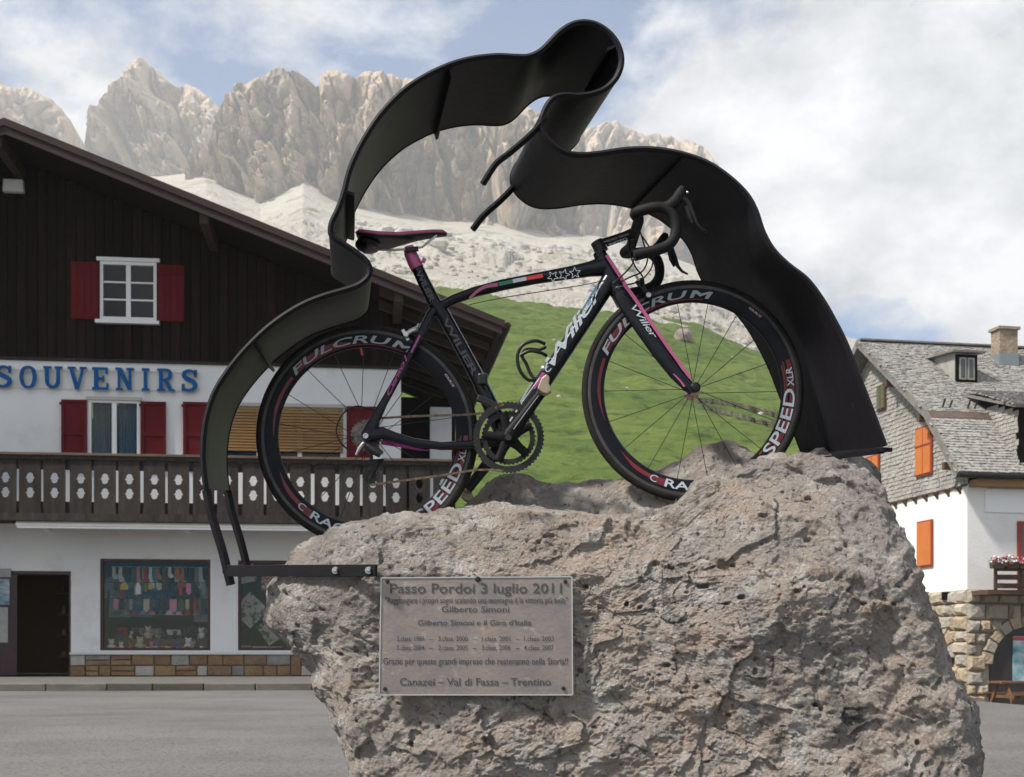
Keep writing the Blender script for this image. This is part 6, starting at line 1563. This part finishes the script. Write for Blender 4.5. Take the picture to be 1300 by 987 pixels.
for k in range(9):
    a0, a1 = math.pi * k / 9 + 0.015, math.pi * (k + 1) / 9 - 0.015
    pts = [(lcy + lr * math.cos(a0), lcz + lr * math.sin(a0)), (lcy + (lr + 0.28) * math.cos(a0), lcz + (lr + 0.28) * math.sin(a0)), (lcy + (lr + 0.28) * math.cos(a1), lcz + (lr + 0.28) * math.sin(a1)), (lcy + lr * math.cos(a1), lcz + lr * math.sin(a1))]
    MB().prism(pts, -0.11, 0.07, 'yz').build('arch_stone', rs.choice(m_rubble), inn, bevel=0.03)
def arch_fill(cx, r, cz, plane, mat, y, name):
    pts = [(cx - r, -0.3), (cx + r, -0.3)] + [(cx + r * math.cos(a), cz + r * math.sin(a)) for a in np.linspace(0, math.pi, 18)]
    return MB().prism(pts, y, y + 0.03, plane).build(name, mat, inn)
arch_fill(acx, 1.07, arz, 'xz', M('arch_door', (0.022, 0.018, 0.016), (0.035, 0.028, 0.024), rough=0.5, scale=3), 0.02, 'arched_door')
ad = arch_fill(lcy, lr + 0.02, lcz, 'yz', M('arch_door_brown', (0.07, 0.035, 0.022), (0.05, 0.027, 0.018), rough=0.7, scale=3, stretch=(1, 4, 0.5)), 0.02, 'arched_door')
y, z = GL(1191, 818, 0.0); MB().box(-0.005, 0.018, y - 0.12, y + 0.25, z - 0.25, z + 0.2).build('notice', MATS['notice_grey'], ad)
x0, z1 = GR(1286, 808, 0.0); x1, z0 = GR(1312, 866, 0.0)
po = MB().box(x0, x1, -0.01, 0.018, z0, z1).build('poster', M('poster_teal', (0.03, 0.22, 0.30), (0.45, 0.55, 0.58), rough=0.4, scale=2.2, stretch=(1, 1, 1.6)), inn)
MB().box(x0, x1, -0.014, -0.0105, z1 - 0.12, z1 - 0.02).build('poster_band', m_redst, po)
for px in (1175, 1204): 
    y, z = GL(px, 757, -0.05); MB().box(-0.2, 0.0, y - 0.11, y + 0.11, z - 0.11, z + 0.11).build('beam_end', m_dark, inn)
# balcony with rails and the white panel, door at the right edge
x0, zf_ = GR(1262, 749, -0.9); MB().box(0.05, XI - 2, -0.95, 0.0, zf_ - 0.12, zf_).build('balcony_slab', m_innwood, inn)
for k, py in enumerate((722, 733, 744)):
    _, z = GR(1270, py, -0.9); MB().box(x0, x0 + 2.6, -0.93, -0.90, z - 0.07, z + 0.07).build('balcony_rail', m_innwood, inn)
for k in range(4): MB().box(x0 + 0.02 + k * 0.72, x0 + 0.10 + k * 0.72, -0.90, -0.84, zf_, zf_ + 0.78).build('balcony_post', m_innwood, inn)
x0p, z1 = GR(1250, 621); x1p, z0 = GR(1320, 652); MB().box(x0p, x1p, -0.04, -0.001, z0, z1).build('white_panel', m_wframe, inn)
x0p, z1 = GR(1291, 662); x1p, z0 = GR(1330, 749); dr = MB().box(x0p, x1p, -0.05, -0.001, z0, z1).build('red_door', m_redframe, inn)
MB().box(x0p + 0.12, x1p - 0.12, -0.06, -0.0505, z0 + 0.1, z1 - 0.12).build('door_pane', M('dark_pane', (0.05, 0.065, 0.07), rough=0.08), dr)
# flower boxes on the balcony rail
for k, px in enumerate((1266, 1284, 1301)):
    x, z = GR(px, 722, -1.05); fb = empty('flower_box', RF.world((x, -1.05, z)), (0, 0, RF.rz))
    tag(fb, 'planted box of pink and white flowers on the inn balcony rail', 'flower box', 'flower boxes on the inn balcony')
    MB().prism([(-0.16, 0), (0.16, 0), (0.19, 0.16), (-0.19, 0.16)], -0.09, 0.09).build('planter', m_innwood, fb)
    lf = MB(); 
    for i in range(60):
        c = Vector((rs.uniform(-.2, .2), rs.uniform(-.12, .1), rs.uniform(0.10, 0.30))); r_ = Vector((rs.uniform(-1, 1), rs.uniform(-1, 1), rs.uniform(-.5, 1))).normalized() * 0.05; s_ = r_.orthogonal() * 0.6
        lf.add([c - r_, c + s_, c + r_, c - s_], [(0, 1, 2, 3)])
    lf.build('leaves', M('flower_leaves', (0.03, 0.07, 0.02), rough=0.8), fb)['kind'] = 'stuff'
    for j, mt in enumerate(('white', 'pink', 'red')):
        fm = MB()
        for i in range(9): fm.sphere((rs.uniform(-.2, .2), rs.uniform(-.16, -.02), rs.uniform(0.14, 0.33)), 0.028, 6, 4)
        fm.build('blossoms', cm[mt], fb)['kind'] = 'stuff'
# picnic table in front of the arch
x, z = GR(1290, 865, -2.2); gz = ground_z(np.array([14.0]), np.array([33.0]))[0]
pt = empty('picnic_table', RF.world((x, -2.2, 0)), (0, 0, RF.rz)); pt.location.z = gz; tag(pt, 'brown wooden picnic table standing before the stone arch of the inn', 'table')
th = RF.world((x, -2.2, z)).z - gz
m_pt = M('table_wood', (0.16, 0.075, 0.035), (0.11, 0.05, 0.025), rough=0.7, scale=4, stretch=(0.3, 1, 1))
for k in range(4): MB().box(-0.62, 1.1, -0.36 + k * 0.18, -0.36 + k * 0.18 + 0.165, th - 0.05, th).build('top_board', m_pt, pt)
for s in (-1, 1):
    for k in range(2): MB().box(-0.62, 1.1, s * 0.68 + k * 0.15 - 0.15, s * 0.68 + k * 0.15 - 0.012, 0.42, 0.46).build('seat_board', m_pt, pt)
    for xx in (-0.4, 0.85): MB().bar((xx, s * 0.62, 0.0), (xx, s * 0.2, th - 0.052), 0.05, 0.09).build('leg', m_pt, pt)
for xx in (-0.4, 0.85): MB().bar((xx + 0.05, -0.78, 0.38), (xx + 0.05, 0.78, 0.38), 0.05, 0.08).build('cross_beam', m_pt, pt)
# ---- grass and moss where the tyres meet the rock
def tufts():
    r = random.Random(21); mb = MB()
    for (pts, n) in (([(858, 640, 3.87), (890, 616, 3.86), (935, 600, 3.86), (1000, 578, 3.86)], 420), ([(410, 688, 3.87), (450, 676, 3.87), (520, 665, 3.87), (600, 645, 3.87)], 260)):
        c = smooth_curve([tuple(P(*p)) for p in pts], 200)
        for i in range(n):
            p = Vector(c[r.randrange(200)]) + Vector((r.uniform(-.01, .01), r.uniform(-.015, .015), r.uniform(-.015, 0.004)))
            h = r.uniform(0.006, 0.022); a = r.uniform(0, 6.28); w = Vector((math.cos(a), math.sin(a), 0)) * 0.0011; t = Vector((r.uniform(-1, 1), r.uniform(-1, 1), 1.0)).normalized() * h
            mb.add([p - w, p + w, p + t * .6 + w * .6, p + t], [(0, 1, 2, 3)])
    o = mb.build('moss_tufts', M('dry_moss', (0.11, 0.11, 0.055), (0.20, 0.18, 0.10), rough=0.95, scale=40)); tag(o, 'dry moss and grass tufts along the tyres on the rock', 'moss', kind='stuff')
tufts()
